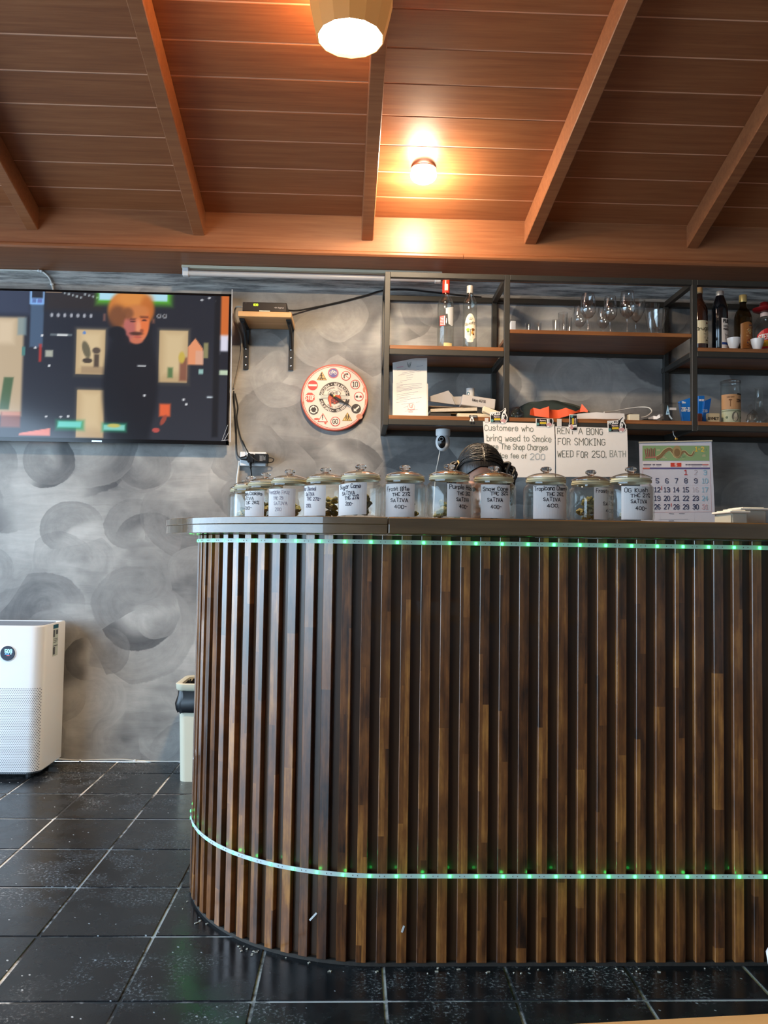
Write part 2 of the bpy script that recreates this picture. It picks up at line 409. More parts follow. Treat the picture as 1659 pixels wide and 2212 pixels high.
def build(mb, name, m, parent=None, label=None, kind=None, cat=None, group=None, **kw):  # mb in world coordinates
    if parent is not None: org = WL[parent.name]
    else:
        xs = [v.x for v in mb.v]; ys = [v.y for v in mb.v]; zs = [v.z for v in mb.v]
        org = Vector(((min(xs)+max(xs))/2, (min(ys)+max(ys))/2, min(zs)))
    me = mb.mesh(name, origin=org, **kw)
    o = put(name, me, m, parent, (0, 0, 0) if parent is not None else org, label, kind)
    WL[o.name] = org; tag(o, None, cat, group); return o
def smoothpath(pts, k=6):
    pts = [Vector(p) for p in pts]; out = []
    for i in range(len(pts)-1):
        p0 = pts[max(i-1, 0)]; p1 = pts[i]; p2 = pts[i+1]; p3 = pts[min(i+2, len(pts)-1)]
        for j in range(k):
            t = j/k
            out.append(.5*((2*p1)+(p2-p0)*t+(2*p0-5*p1+4*p2-p3)*t*t+(3*p1-p0-3*p2+p3)*t**3))
    out.append(pts[-1]); return out

# ---------------------------------------------------------------- stroke lettering and flat print
GL = {'A': '0228 42|1434', 'B': '02083837362505|253433 3202', 'C': '3728180703122233', 'D': '020828373312 02', 'E': '38080232|0525', 'F': '380802|0525',
 'G': '37281807031222333525', 'H': '0208|3238|0535', 'I': '1218|0828|0222', 'J': '3833221203', 'K': '0208|380532', 'L': '080232', 'M': '0208254842', 'N': '02083238',
 'O': '180703122233372818', 'P': '02082837362505', 'Q': '180703122233372818|2332', 'R': '02082837362505|2532', 'S': '372818070634332212 03', 'T': '0848|2822',
 'U': '080312223338', 'V': '082248', 'W': '0812263248', 'X': '0238|0832', 'Y': '082548|2522', 'Z': '08380232',
 'a': '352616050312223336|3632', 'b': '0802|0516263533221203', 'c': '3526160503122233', 'd': '3832|3526160503122233', 'e': '04343526160503122233',
 'f': '281712|0626', 'g': '3631201001|3526160503122233', 'h': '0802|0516263532', 'i': '0602|0708', 'j': '161100|1718', 'k': '0802|360432', 'l': '0802',
 'm': '0602|05162522|25364542', 'n': '0602|0516263532', 'o': '160503122233352616', 'p': '0600|0516263533221203', 'q': '3630|3526160503122233', 'r': '0602|041526',
 's': '35261605143433 221203', 't': '181322|0626', 'u': '0603122233|3632', 'v': '062246', 'w': '0612253246', 'x': '0632|0236', 'y': '0623|3610', 'z': '06360232',
 '0': '180703122233372818', '1': '071812|0222', '2': '071828373602 32', '3': '0718283736253433221203|1525', '4': '280434|2722', '5': '380805253433221203',
 '6': '372818070312223334 2505', '7': '083812', '8': '15060718283736251504 03122233342515', '9': '351506071828373322 1203', '%': '0238|0708181707|3233232232',
 '.': '0203', '-': '0525', '/': '0238', "'": '0807', '*': '1415', '&': '32071828 0603 122235'}
GW = {'I': 2, 'i': .4, 'l': .4, '1': 2, 'm': 4, 'w': 4, 'M': 4, 'W': 4, 'A': 4, 'T': 4, 'V': 4, 'Y': 4, '.': .4, 't': 2, 'f': 2, 'r': 2, 'j': 2, ' ': 1.6, "'": .4, '-': 2, '*': 1.5, 'k': 3}
def strokes(ch):
    out = []
    for part in GL.get(ch, '').replace(' ', '').split('|'):
        q = [(int(part[i]), int(part[i+1])-2) for i in range(0, len(part)-1, 2)]
        if q: out.append(q)
    return out
def textw(t): return sum(GW.get(c, 3)+1.25 for c in t)-1.25
class Print:
    """Flat print on a surface: fn(u, v) gives the world point and the outward normal of the paper."""
    def __init__(s, fn, lift=.0006): s.fn = fn; s.mb = MB(); s.lift = lift
    def pt(s, u, v, L):
        p, n = s.fn(u, v); return p+n*(s.lift*(L+1))
    def poly(s, uv, col, L=0):
        s.k = (getattr(s, 'k', 0)+1) % 25                           # hair-thin offsets keep overlapping strokes apart
        s.mb.poly([s.pt(u, v, L+s.k*.006) for u, v in uv], col)
    def rect(s, u0, v0, u1, v1, col, L=0, nu=1):
        for i in range(nu):
            a = u0+(u1-u0)*i/nu; b = u0+(u1-u0)*(i+1)/nu
            s.poly([(a, v0), (b, v0), (b, v1), (a, v1)], col, L)
    def disc(s, u, v, r, col, L=0, n=24, ry=None, a0=0.0): ry = ry or r; s.poly([(u+r*math.cos(a0+2*math.pi*k/n), v+ry*math.sin(a0+2*math.pi*k/n)) for k in range(n)], col, L)
    def ring(s, u, v, r0, r1, col, L=0, n=32, a0=0.0, a1=2*math.pi):
        for k in range(n):
            a = a0+(a1-a0)*k/n; b = a0+(a1-a0)*(k+1)/n
            s.poly([(u+r*math.cos(t), v+r*math.sin(t)) for r, t in ((r0, a), (r0, b), (r1, b), (r1, a))][::1], col, L)
    def line(s, pts, wd, col, L=0):
        for (a, b), (c, d) in zip(pts, pts[1:]):
            dx, dy = c-a, d-b; ln = math.hypot(dx, dy) or 1e-9; dx /= ln; dy /= ln; h = wd/2
            a2, b2, c2, d2 = a-dx*h*.7, b-dy*h*.7, c+dx*h*.7, d+dy*h*.7
            s.poly([(a2+dy*h, b2-dx*h), (c2+dy*h, d2-dx*h), (c2-dy*h, d2+dx*h), (a2-dy*h, b2+dx*h)], col, L)
    def text(s, t, u, v, h, col, L=1, width=None, wd=None, jitter=0.0, slope=0.0, arc=None, align='l', rnd=None):
        k = h/6.0; tw = textw(t); kx = k if width is None else width/max(tw, .1); wd = wd or h*.13
        x = {'l': 0.0, 'c': -tw*kx/2, 'r': -tw*kx}[align]; r = rnd or random.Random(t)
        for ch in t:
            jy = (r.random()-.5)*jitter*h; js = 1+(r.random()-.5)*jitter
            for q in strokes(ch):
                pts = []
                for gx, gy in q:
                    a = x+gx*kx; b = gy*k*js+jy
                    if arc:
                        R0, th, sg = arc                          # radius, centre angle, +1 reads clockwise on top
                        an = th - sg*a/R0; rr = R0+sg*b
                        pts.append((u+rr*math.cos(an), v+rr*math.sin(an)))
                    else: pts.append((u+a, v+b+a*slope))
                s.line(pts, wd, col, L)
            x += (GW.get(ch, 3)+1.25)*kx
    def build(s, name, parent, m=None, **kw): return build(s.mb, name, m or M_PRINT, parent, weld=False, **kw)
def plane(o, U, V):                                               # flat surface for Print
    o = Vector(o); U = Vector(U).normalized(); V = Vector(V).normalized(); n = U.cross(V).normalized()
    return lambda u, v: (o+U*u+V*v, n)
def wallplane(Y): return lambda u, v: (Vector((u, Y, v)), Vector((0, -1, 0)))
def cyl(c, r, z0=0.0):                                            # cylinder facing -Y: u in metres round it from the front
    c = Vector(c)
    def fn(u, v):
        a = u/r; n = Vector((math.sin(a), -math.cos(a), 0)); return c+n*r+Vector((0, 0, v)), n
    return fn

# ================================================================ THE SETTING
def struct(mb, name, m, **kw): return build(mb, name, m, kind='structure', **kw)
SL = .285; CY, CZ = 3.757, 2.59                                   # ceiling: z = CZ + SL*(CY-Y)
RIDGE = -.3; ZR = CZ+SL*(CY-RIDGE)
def cz(y): return CZ+SL*(CY-y)
# floor: worn joint bed, then the tiles laid on it
fl = struct(MB().box(RX0-.15, RX1+.15, RY0-.15, 4.06, -.08, -.003), 'floor', M_GROUT)
M_PAVE = mat('pale_concrete_paving', rgb(206, 204, 198), .8, noise=.08, nscale=3)
struct(MB().box(-14, RX0-.15, -14, 14, -.12, -.02), 'ground_1', M_PAVE); struct(MB().box(RX0-.15, 14, -14, RY0-.15, -.12, -.02), 'ground_2', M_PAVE)
TX, TY, JO = .3045, .3185, .0045
tme = MB().box(-TX/2+JO, TX/2-JO, -TY/2+JO, TY/2-JO, -.003, 0).mesh('tile', bevel=.0025)
rest = MB(); gx0, gy0 = -1.1325, 1.9445
for i in range(-8, 15):
    for j in range(-21, 8):
        x = gx0+(i+.5)*TX; y = gy0+(j+.5)*TY
        if x < RX0 or x > RX1 or y+TY/2 < RY0: continue
        y1 = min(y+TY/2, 4.058)
        if y1 <= y-TY/2+.02: continue
        if -2 <= i < 9 and -1 <= j < 6: put('tile', tme, M_TILE, fl, (x-WL['floor'].x, y-WL['floor'].y, -WL['floor'].z+random.uniform(-.0008, .0002)))
        else: rest.box(x-TX/2+JO, x+TX/2-JO, y-TY/2+JO, y1-JO, -.003, 0)
build(rest, 'tile_field', M_TILE, fl, kind='stuff')
struct(MB().box(RX0-.15, RX1+.15, 4.06, 4.2, 0, 2.62), 'wall_back', M_PLASTER)
M_WALL = mat('painted_wall', rgb(176, 172, 166), .7, noise=.05, nscale=6)
struct(MB().box(RX1, RX1+.15, RY0, 4.06, 0, 4.0), 'wall_right', M_WALL)
# left wall: low pier, wide glazed shopfront openings, header above
lw = MB().box(RX0-.15, RX0, 3.55, 4.06, 0, 4.0).box(RX0-.15, RX0, RY0, 3.55, 2.35, 4.0).box(RX0-.15, RX0, RY0, -3.5, 0, 2.35)
struct(lw, 'wall_left', M_WALL)
fw = MB().box(RX0, RX1, RY0-.15, RY0, 0, 4.0)
struct(fw, 'wall_front', M_WALL)
# ceiling: deck, joint strip showing in the gaps, boards, rafters
M_JOINT = mat('pale_joint_edge', rgb(226, 172, 140), .6)
sl = Vector((0, -1, SL)).normalized(); nr = Vector((0, -SL, -1)).normalized()
dk = MB(); dk.prism([(RX0-.2, 4.3, cz(4.3)+.0015), (RX0-.2, RIDGE, ZR+.0015), (RX0-.2, -4.7, ZR+.0015-SL*(4.7+RIDGE)), (RX0-.2, -4.7, ZR+.1-SL*(4.7+RIDGE)), (RX0-.2, RIDGE, ZR+.1), (RX0-.2, 4.3, cz(4.3)+.1)], (RX1-RX0+.4, 0, 0))
ce = struct(dk, 'ceiling', M_JOINT)
nb = (CY-RIDGE)/math.cos(math.atan(SL))
t0 = 0.0; wd = .140; k = 0
while t0 < nb-.01:
    w_ = min(wd, nb-t0); c = Vector((0, CY, CZ))+sl*(t0+w_/2)-nr*.006
    b = MB().obox(Vector(((RX0+RX1)/2, c.y, c.z)), Vector((1, 0, 0)), sl, nr, (RX1-RX0)/2, w_/2-.0021, .006)
    build(b, 'ceiling_plank', M_CEIL, ce, bevel=.002); t0 += w_; wd = .1575
RB = []
M_RAFT = M_CEIL
for (ex, ey), (nx, ny) in (((70, 497), (0, 373)), ((430, 509), (290, 0)), ((793.5, 520), (816, 145)), ((1145, 528), (1373, 0)), ((1495, 537), (1659, 268))):
    e = P(ex, ey, CY); d = ray(nx, ny); kk = (e.z+SL*CY-CH)/(d.z+SL*d.y); q = CAMP+d*kk
    dirv = (q-e); dirv = dirv*((CY-RIDGE)/-dirv.y); a = e+Vector((0, 0, 0)); b2 = e+dirv
    hgt = cz(CY)-e.z
    RB.append((e, b2))
    mbr = MB(); hw = .0275
    def sec(p, yy): return [p+Vector((-hw, 0, 0)), p+Vector((hw, 0, 0)), p+Vector((hw, 0, hgt-.002)), p+Vector((-hw, 0, hgt-.002))]
    mbr.prism(sec(a, 0), b2-a); build(mbr, 'rafter', M_RAFT, ce, bevel=.003)
bk = MB().prism([(RX0, RIDGE, ZR), (RX0, -4.7, ZR-SL*(4.7+RIDGE)), (RX0, -4.7, ZR+.012-SL*(4.7+RIDGE)), (RX0, RIDGE, ZR+.012)], (RX1-RX0, 0, 0))
build(bk, 'rear_slope', M_CEIL, ce)
# boxed wall plate under the rafters with a bead along its foot
ZP = 2.399
wp = struct(MB().box(RX0, RX1, CY, 4.06, ZP, CZ+.005), 'trim_1', M_CEIL)
jx = PX(1000, 552, CY)
for x0, x1 in ((RX0, jx-.001), (jx+.001, RX1)):
    bd = MB(); pr = [(CY, ZP-.002), (CY-.012, ZP), (CY-.018, ZP+.008), (CY-.017, ZP+.018), (CY-.008, ZP+.026), (CY, ZP+.028)]
    bd.prism([(x0, y, z) for y, z in pr], (x1-x0, 0, 0)); build(bd, 'bead_moulding', M_CEIL, wp)

# ================================================================ LAMPS
M_HOT = mat('lamp_diffuser', (1, 1, 1, 1), .5, emit=(1, .86, .66, 1), es=28)
M_SHADE = mat('amber_lamp_shade', rgb(214, 140, 70), .5, emit=(1, .46, .14, 1), es=.16)
def pointlamp(parent, loc, e, col, r=.04, kind='POINT'):
    ld = bpy.data.lights.new('lamp_light', kind); ld.energy = e; ld.color = col
    if kind == 'AREA': ld.shape = 'DISK'; ld.size = r*2
    else: ld.shadow_soft_size = r
    o = bpy.data.objects.new('lamp_light', ld); o.parent = parent; o.location = loc; COL.objects.link(o); return o
lc = P(757, 84, 2.535); LZ = lc.z
l1 = root('ceiling_lamp', lc, 'large round amber ceiling lamp with faceted rim, blazing white, under the middle rafter', 'lamp')
sh = MB(); NS = 14
pr = [(.104, 0.0), (.107, 0.0), (.115, .03), (.128, .085), (.136, .125), (.136, .135), (.132, .135), (.124, .085), (.104, .014)]
sh.lathe(pr, lc, NS, a0=.2); sh.lathe([(.104, 0.0), (.100, .012), (.100, .02)], lc, NS, a0=.2)
build(sh, 'lamp_shade', M_SHADE, l1)
build(MB().lathe([(.0, .010), (.1035, .010)], lc, NS, a0=.2), 'diffuser', M_HOT, l1)
stz = RB[2][0].z+SL*(CY-lc.y)-lc.z
build(MB().lathe([(.010, .012), (.010, stz-.012), (.040, stz-.010), (.045, stz)], lc, 16, cap0=True, cap1=True), 'mount', M_SHADE, l1)
pointlamp(l1, (0, 0, -.012), 42, (1, .76, .50), .095, 'AREA')
pointlamp(l1, (0, 0, .165), 22, (1, .58, .25), .06)
l2p = Vector((.264, 3.441, cz(3.441)))
l2 = root('ceiling_lamp', l2p, 'small round white ceiling bulb shining on the boards right of the middle rafter', 'lamp')
build(MB().lathe([(.0, .0), (.052, .0), (.054, -.006), (.050, -.012), (.0, -.012)], l2p, 24), 'lamp_base', M_WHITEP, l2, smooth=True)
build(MB().ball(l2p+Vector((0, 0, -.030)), .057, .057, .036, 24, 14), 'bulb', mat('bulb_glow', (1, 1, 1, 1), .5, emit=(1, .90, .74, 1), es=40), l2, smooth=True)
pointlamp(l2, (0, -.01, -.10), 16, (1, .82, .58), .05)

# ================================================================ BAR COUNTER
CCX, CCY, RS = .085, 2.68, .585                                   # centre and radius of the rounded corner (slat faces)
YF = CCY-RS; CXR = 1.75; PITCHS = .0505; SIDE = .42
def along(s, off=0.0):                                            # point at run s along the face, pushed out by off
    if s >= 0: return Vector((CCX+s, YF-off, 0)), 0.0
    a = -s/RS
    if a <= math.pi/2: return Vector((CCX-math.sin(a)*(RS+off), CCY-math.cos(a)*(RS+off), 0)), a
    return Vector((CCX-RS-off, CCY+(-s-RS*math.pi/2), 0)), math.pi/2
SMIN = -(RS*math.pi/2+SIDE)
bar = root('bar_counter', (.5, 2.4, 0), 'long dark bar counter clad in upright wooden slats with rounded left end', 'counter')
B0 = WL['bar_counter']; ZT = 1.079
sme = MB().box(-.0128, .0128, 0, .0165, .010, ZT-.001).mesh('slat', bevel=.0012)
s0 = PX(1132.4, 1300, YF)-CCX
n = math.ceil((SMIN+.02-s0)/PITCHS); s = s0+n*PITCHS
while s < CXR-CCX-.02:
    p, a = along(s); o = put('slat', sme, M_SLAT, bar, p-B0); o.rotation_euler.z = -a; s += PITCHS
def shell(r_out, r_in, z0, z1):
    rows = []
    ss = [SMIN+i*(-SMIN)/40 for i in range(41)]+[CXR-CCX]
    for s_ in ss:
        po, _ = along(s_, r_out-RS); pi_, _ = along(s_, r_in-RS)
        rows.append([po+Vector((0, 0, z0)), po+Vector((0, 0, z1)), pi_+Vector((0, 0, z1)), pi_+Vector((0, 0, z0))])
    mb = MB(); b = mb.grid(rows, True); mb._face([b, b+1, b+2, b+3]); e = b+(len(rows)-1)*4; mb._face([e, e+1, e+2, e+3]); return mb
build(shell(RS-.0155, RS-.038, .002, ZT-.001), 'backing_panel', M_BACK, bar, smooth=True, angle=30)
build(shell(RS-.005, RS-.0155, 0, .010), 'foot_strip', mat('dusty_foot_strip', rgb(58, 52, 46), .8, noise=.5, nscale=90), bar)
build(MB().box(CXR-.03, CXR, YF+.05, 3.0, .002, ZT-.001), 'end_panel', M_BACK, bar)
# countertop: laminated curved nose on the left, one thick straight board on the right
RO = .683; YE = CCY-RO; XJ = PX(838, 1140, YE); ZC = 1.121; XTR = 1.85
ct = root('countertop', (.5, 2.3, ZT), 'lacquered brown wooden countertop with curved laminated left end, on the slatted counter', 'countertop')
def nose(z0, z1, e):
    pts = [(XJ-.001, YE-e, z0)]
    for i in range(0, 33):
        a = math.pi/2*i/32; pts.append((CCX-math.sin(a)*(RO+e), CCY-math.cos(a)*(RO+e), z0))
    pts = [p for i, p in enumerate(pts) if i == 0 or p[0] < XJ-.002]
    pts += [(CCX-RO-e, CCY+SIDE, z0), (CCX-RO+.55, CCY+SIDE, z0), (CCX-RO+.55, CCY+.0, z0), (XJ-.001, CCY+.0, z0)]
    return MB().prism(pts[::-1], (0, 0, z1-z0))
build(nose(ZT, 1.1025, 0.0), 'curved_lower_layer', M_TOP, ct, bevel=.0012, smooth=True)
build(nose(1.1027, ZC, .0015), 'curved_upper_layer', M_TOP, ct, bevel=.0012, smooth=True)
build(MB().box(XJ+.0005, XTR, YE-.001, 2.62, ZT, ZC), 'straight_board', M_TOP, ct, bevel=.003)
# LED strips
M_TAPE = mat('white_led_tape', rgb(212, 214, 220), .45, noise=.05, nscale=80)
M_LED = mat('green_led', (.02, .5, .1, 1), .4, emit=(.045, 1.0, .14, 1), es=7)
M_CHIP = mat('resistor_chip', rgb(120, 90, 84), .6)
def ledstrip(zc, phase, label, zoff=None):
    o = root('led_strip', (CCX, YF-.003, zc), label, 'light strip', 'green light strips on the bar counter')
    W0 = WL[o.name]; rows = []; N = 150
    for i in range(N+1):
        s_ = SMIN+(CXR-CCX-.02-SMIN)*i/N; h = (zoff(s_) if zoff else 0.0)
        a, _ = along(s_, .0005); b, _ = along(s_, .0022)
        rows.append([b+Vector((0, 0, zc+h-.0055)), b+Vector((0, 0, zc+h+.0055)), a+Vector((0, 0, zc+h+.0055)), a+Vector((0, 0, zc+h-.0055))])
    t = MB(); t.grid(rows, True); build(t, 'tape', M_TAPE, o)
    lme = MB().box(-.0034, .0034, -.0020, 0, -.0034, .0034).mesh('led', bevel=.0006)
    k = math.ceil((SMIN+.03-phase)/.0671); s_ = phase+k*.0671; chips = MB()
    while s_ < CXR-CCX-.03:
        h = (zoff(s_) if zoff else 0.0); p, a = along(s_, .0022)
        q = put('led', lme, M_LED, o, p+Vector((0, 0, zc+h-.0005))-W0); q.rotation_euler.z = -a
        if s_ > -1.15 and s_ < 1.2:
            pl_, _ = along(s_, .026); lp_ = pointlamp(o, pl_+Vector((0, 0, zc+h-.0005))-W0, .0055, (.03, 1, .14), .004); lp_.data.specular_factor = 0
        for dk in (.024, .036):
            c, a2 = along(s_+dk, .0025); ax = Vector((math.cos(a2), -math.sin(a2), 0)); nn = Vector((-math.sin(a2), -math.cos(a2), 0))
            chips.obox(c+Vector((0, 0, zc+h)), ax, nn, Vector((0, 0, 1)), .0008, .0004, .0012)
        s_ += .0671
    build(chips, 'chip', M_CHIP, o, kind='stuff'); return o
zu = PZ(1400, 1179.5, YF-.002)
ledstrip(zu, PX(1140.4, 1175, YF)-CCX, 'upper green light strip along the counter face, just below the countertop edge')
zl = PZ(1400, 1893.5, YF-.002)
ledstrip(zl, PX(1143.8, 1895, YF)-CCX, 'lower green light strip round the counter near the floor')

# ================================================================ GLASS JARS OF DRIED FLOWERS
JR = .0592
jbody = MB().lathe([(0, .004), (.040, .004), (.052, .0), (.0575, .006), (JR, .016), (JR, .084), (.0575, .091), (.052, .097), (.0505, .099), (.0505, .1035),
                    (.0480, .1035), (.0480, .0985), (.0535, .092), (.0562, .084), (.0562, .016), (.054, .009), (0, .008)], n=40).mesh('jar_body', smooth=True)
jlid = MB().lathe([(.0, .1145), (.046, .1145), (.0505, .1135), (.0535, .1150), (.0535, .1175), (.051, .1190), (.040, .1240), (.026, .1280), (.012, .1300), (.0, .1300)], n=40).mesh('jar_lid', smooth=True)
jknob = MB().lathe([(.0085, .1290), (.0075, .1315), (.0105, .1335), (.0145, .1370), (.0152, .1400), (.0138, .1435), (.009, .1458), (0, .1462)], n=24).mesh('lid_knob', smooth=True, angle=80)
jseal = MB()
for zz in (.1035, .1075): jseal.lathe([(.0482, zz), (.0525, zz), (.0532, zz+.0015), (.0525, zz+.0032), (.0482, zz+.0032)], n=40)
jseal.lathe([(.0485, .1030), (.0500, .1030), (.0500, .1140), (.0485, .1140)], n=40)
jseal = jseal.mesh('seal_ring', smooth=True)
def budmesh(seed):
    r = random.Random(seed); bm = bmesh.new(); bmesh.ops.create_icosphere(bm, subdivisions=3, radius=1.0)
    lob = [(Vector((r.uniform(-1, 1), r.uniform(-1, 1), r.uniform(-1, 1))).normalized(), r.uniform(.15, .35)) for _ in range(26)]
    for v in bm.verts:
        d = v.co.normalized(); h = .72
        for l, a in lob:
            c = d.dot(l)
            if c > .82: h += a*(c-.82)/.18
        v.co = d*h*(1+r.uniform(-.09, .09)); v.co.z *= .8
    me = bpy.data.meshes.new('bud'); bm.to_mesh(me); bm.free(); return me
def mat_bud():
    g = NT('dried_green_bud'); tc = g.n('ShaderNodeTexCoord'); oi = g.n('ShaderNodeObjectInfo')
    n1 = g.noise(tc.outputs['Object'], 2.6, 5, .7); n2 = g.noise(tc.outputs['Object'], 14, 2, .6)
    t = g.math('ADD', g.math('MULTIPLY', n1, .6), g.math('MULTIPLY', n2, .4)); t = g.math('ADD', t, g.math('MULTIPLY', g.math('SUBTRACT', oi.outputs['Random'], .5), .25))
    g.l(g.ramp(t, [(.25, rgb(66, 66, 34)), (.5, rgb(118, 114, 66)), (.68, rgb(164, 152, 98)), (.8, rgb(176, 128, 72))]), g.b.inputs['Base Color'])
    g.b.inputs['Roughness'].default_value = .85; return g.m
M_BUD = mat_bud(); BUDS = [budmesh(i) for i in range(4)]
INK = rgb(30, 28, 34); INKF = rgb(120, 112, 130)
def z8(x, y): return 460+x/4.1475, 980+y/4.1475
def z6(x, y): return 900+x/3.318, 880+y/3.318
def z7(x, y): return 1340+x/5.2, 920+y/5.2
idn = lambda x, y: (x, y)
# (centre px, Y, zoom map, label corner px, lines (text, x0, x1, baseline, letters hidden to the left), ink, words for the label, bud fill)
JARS = [
 (531, 2.735, None, None, [], None, 'farthest left plain glass jar at the rounded end of the counter', .3),
 (541, 2.595, None, None, [], None, 'second glass jar from the left, no paper label showing, behind the Mandarin Cookies jar', .3),
 (573, 2.47, z8, (278, 330, 460, 580), [('Mandarin Cookies', 283, 440, 370, 2), ('SATIVA', 288, 368, 412, 0), ('THC 26%', 300, 415, 450, 0), ('200-', 296, 352, 496, 0)], INK, 'glass jar with paper label reading Mandarin Cookies', .5),
 (625, 2.35, z8, (503, 310, 737, 575), [('Pineapple Fruz', 512, 685, 358, 1), ('THC 29', 545, 628, 410, 0), ('SATIVA', 552, 665, 458, 0), ('200', 562, 615, 512, 0)], INKF, 'glass jar with faint paper label reading Pineapple Fruz', .5),
 (702.5, 2.28, z8, (820, 280, 1010, 556), [('Sour Diesel', 824, 922, 325, 2), ('SATIVA', 838, 908, 374, 0), ('THC 27%-', 845, 965, 418, 0), ('200.', 840, 884, 478, 0)], rgb(80, 74, 92), 'glass jar with paper label reading Diesel', .75),
 (778.5, 2.18, z8, (1128, 264, 1376, 550), [('Sugar Cane', 1143, 1322, 312, 0), ('SATIVA', 1162, 1270, 370, 0), ('THC 27%', 1185, 1305, 410, 0), ('200-', 1192, 1256, 462, 0)], rgb(56, 52, 66), 'glass jar with tilted paper label reading Sugar Cane', .62),
 (874, 2.18, idn, (833.5, 1044, 895, 1118), [('Frost Bite', 837, 883, 1059.5, 0), ('THC 27%', 848, 885, 1071, 0), ('SATIVA', 845, 881, 1084, 0), ('400-', 853, 878, 1098, 0)], INK, 'glass jar with paper label reading Frost Bite', .35),
 (970, 2.13, z6, (218, 545, 390, 795), [('Purple Haze', 235, 392, 585, 0), ('THC 26%', 288, 378, 628, 0), ('SATIVA', 285, 370, 672, 0), ('400-', 305, 362, 722, 0)], INK, 'glass jar with paper label reading Purple Haze', .6),
 (1066, 2.155, z6, (462, 550, 665, 800), [('Snow Cone', 478, 650, 595, 0), ('THC 32%', 530, 650, 628, 0), ('SATIVA', 510, 615, 675, 0), ('400-', 533, 605, 725, 0)], INK, 'glass jar with paper label reading Snow Cone', .6),
 (1179, 2.155, z6, (838, 558, 1070, 802), [('Tropicana Cherry', 845, 1068, 593, 0), ('THC 26%', 930, 1045, 633, 0), ('SATIVA', 910, 1025, 672, 0), ('400.', 935, 1016, 717, 0)], INK, 'glass jar with paper label reading Tropicana Cherry', .55),
 (1276, 2.215, z6, (1270, 572, 1418, 805), [('Frosty Gelato', 1285, 1455, 612, 0), ('THC 25%', 1370, 1452, 655, 0), ('SATIVA', 1333, 1405, 702, 0), ('400-', 1352, 1404, 752, 0)], INK, 'glass jar with paper label reading Frosty Gelato, partly behind the next jar', .8),
 (1362.5, 2.115, z7, (16, 672, 352, 1074), [('OG Kush', 52, 295, 740, 0), ('THC 27%', 115, 318, 800, 0), ('SATIVA', 120, 288, 868, 0), ('400-', 170, 282, 945, 0)], rgb(44, 42, 48), 'rightmost glass jar with paper label reading OG Kush, in front of the calendar', .5)]
jarpos = []
for cx, Y, zm, box, lines, ink, lab, fill in JARS:
    X = PX(cx, 1080, Y)
    jarpos.append((X, Y))
    j = root('glass_jar', (X, Y, ZC), lab, 'jar', 'lidded glass jars on the countertop')
    put('jar_body', jbody, M_GLASS, j); ld = put('jar_lid', jlid, M_LIDG, j); put('knob', jknob, M_KNOB, ld); put('seal_ring', jseal, M_SEAL, ld)
    if box:
        rp = (JR+.0006)*FPX/Y
        base_d = math.atan2(X, Y)                                   # the side of the jar turned to the camera
        def uof(px): return (JR+.0006)*(math.asin(max(-1, min(1, (px-cx)/rp)))-base_d)
        def vof(px, py): return PZ(px, py, Y-JR)-ZC
        (ax, ay), (bx, by) = zm(box[0], box[1]), zm(box[2], box[3])
        fn = cyl((X, Y, ZC), JR+.0006)
        u0, u1 = uof(ax), uof(bx)
        if u1-u0 < .072: (u0, u1) = ((u1-.078, u1) if (ax+bx)/2 < cx else (u0, u0+.078))
        v1 = vof(ax, ay); v0 = max(.006, vof(bx, by)); tilt = .07 if 'tilted' in lab else 0.0
        sh = MB(); N = 14
        def vt(u, v): return v+tilt*(u-u0)*(1 if v > .05 else .6)-(0 if not tilt else .002)
        rows = []
        for i in range(N+1):
            u = u0+(u1-u0)*i/N; rows.append([fn(u, vt(u, v0))[0], fn(u, vt(u, v1))[0]])
        sh.grid(rows); pl = build(sh, 'paper_label', M_PAPER, j)
        pr = Print(lambda u, v: fn(u, vt(u, v)), .0004)
        for t, xa, xb, yb, hid in lines:
            pa, yy = zm(xa, yb); pb, _ = zm(xb, yb)
            ua, ub = uof(pa), uof(pb)
            if ub-ua < .012: ub = ua+.03
            if hid: ua -= (ub-ua)*textw(t[:hid])/max(1, textw(t[hid:]))
            first = t == lines[0][0]
            pr.text(t, ua, vof(pa, yy), .0105 if first else .0088, ink, 0, ub-ua, .0016 if ink != INKF else .0010, .22, 0)
        pr.build('lettering', pl)
    rr = random.Random(cx); g = 'buds in the jar '+(lab.split('reading ')[1].split(',')[0] if 'reading' in lab else ('at the far left' if 'farthest' in lab else 'second from the left'))
    nbud = int(5+9*fill); placed = []
    for i in range(nbud):
        for _ in range(60):
            a = rr.uniform(0, 6.28); rd = .028*math.sqrt(rr.random()); bs = rr.uniform(.0100, .0132)
            x, y = rd*math.cos(a), rd*math.sin(a); z = .0085+bs*.72
            for (qx, qy, qz, qs) in placed:
                d2 = (qx-x)**2+(qy-y)**2; mn = (qs+bs)*.88
                if d2 < mn*mn: z = max(z, qz+math.sqrt(mn*mn-d2))
            if z < .03+.04*fill: break
        placed.append((x, y, z, bs))
        o = put('dried_bud', BUDS[i % 4], M_BUD, None, (X+x, Y+y, ZC+z)); o.scale = (bs,)*3; o.rotation_euler = (rr.uniform(-.4, .4), rr.uniform(-.4, .4), rr.uniform(0, 6.28))
        tag(o, 'olive green dried bud lying inside the '+(('jar labelled '+g.split('jar ')[1]) if 'reading' in lab else ('farthest left plain jar' if 'farthest' in lab else 'second plain jar from the left')), 'bud', g)
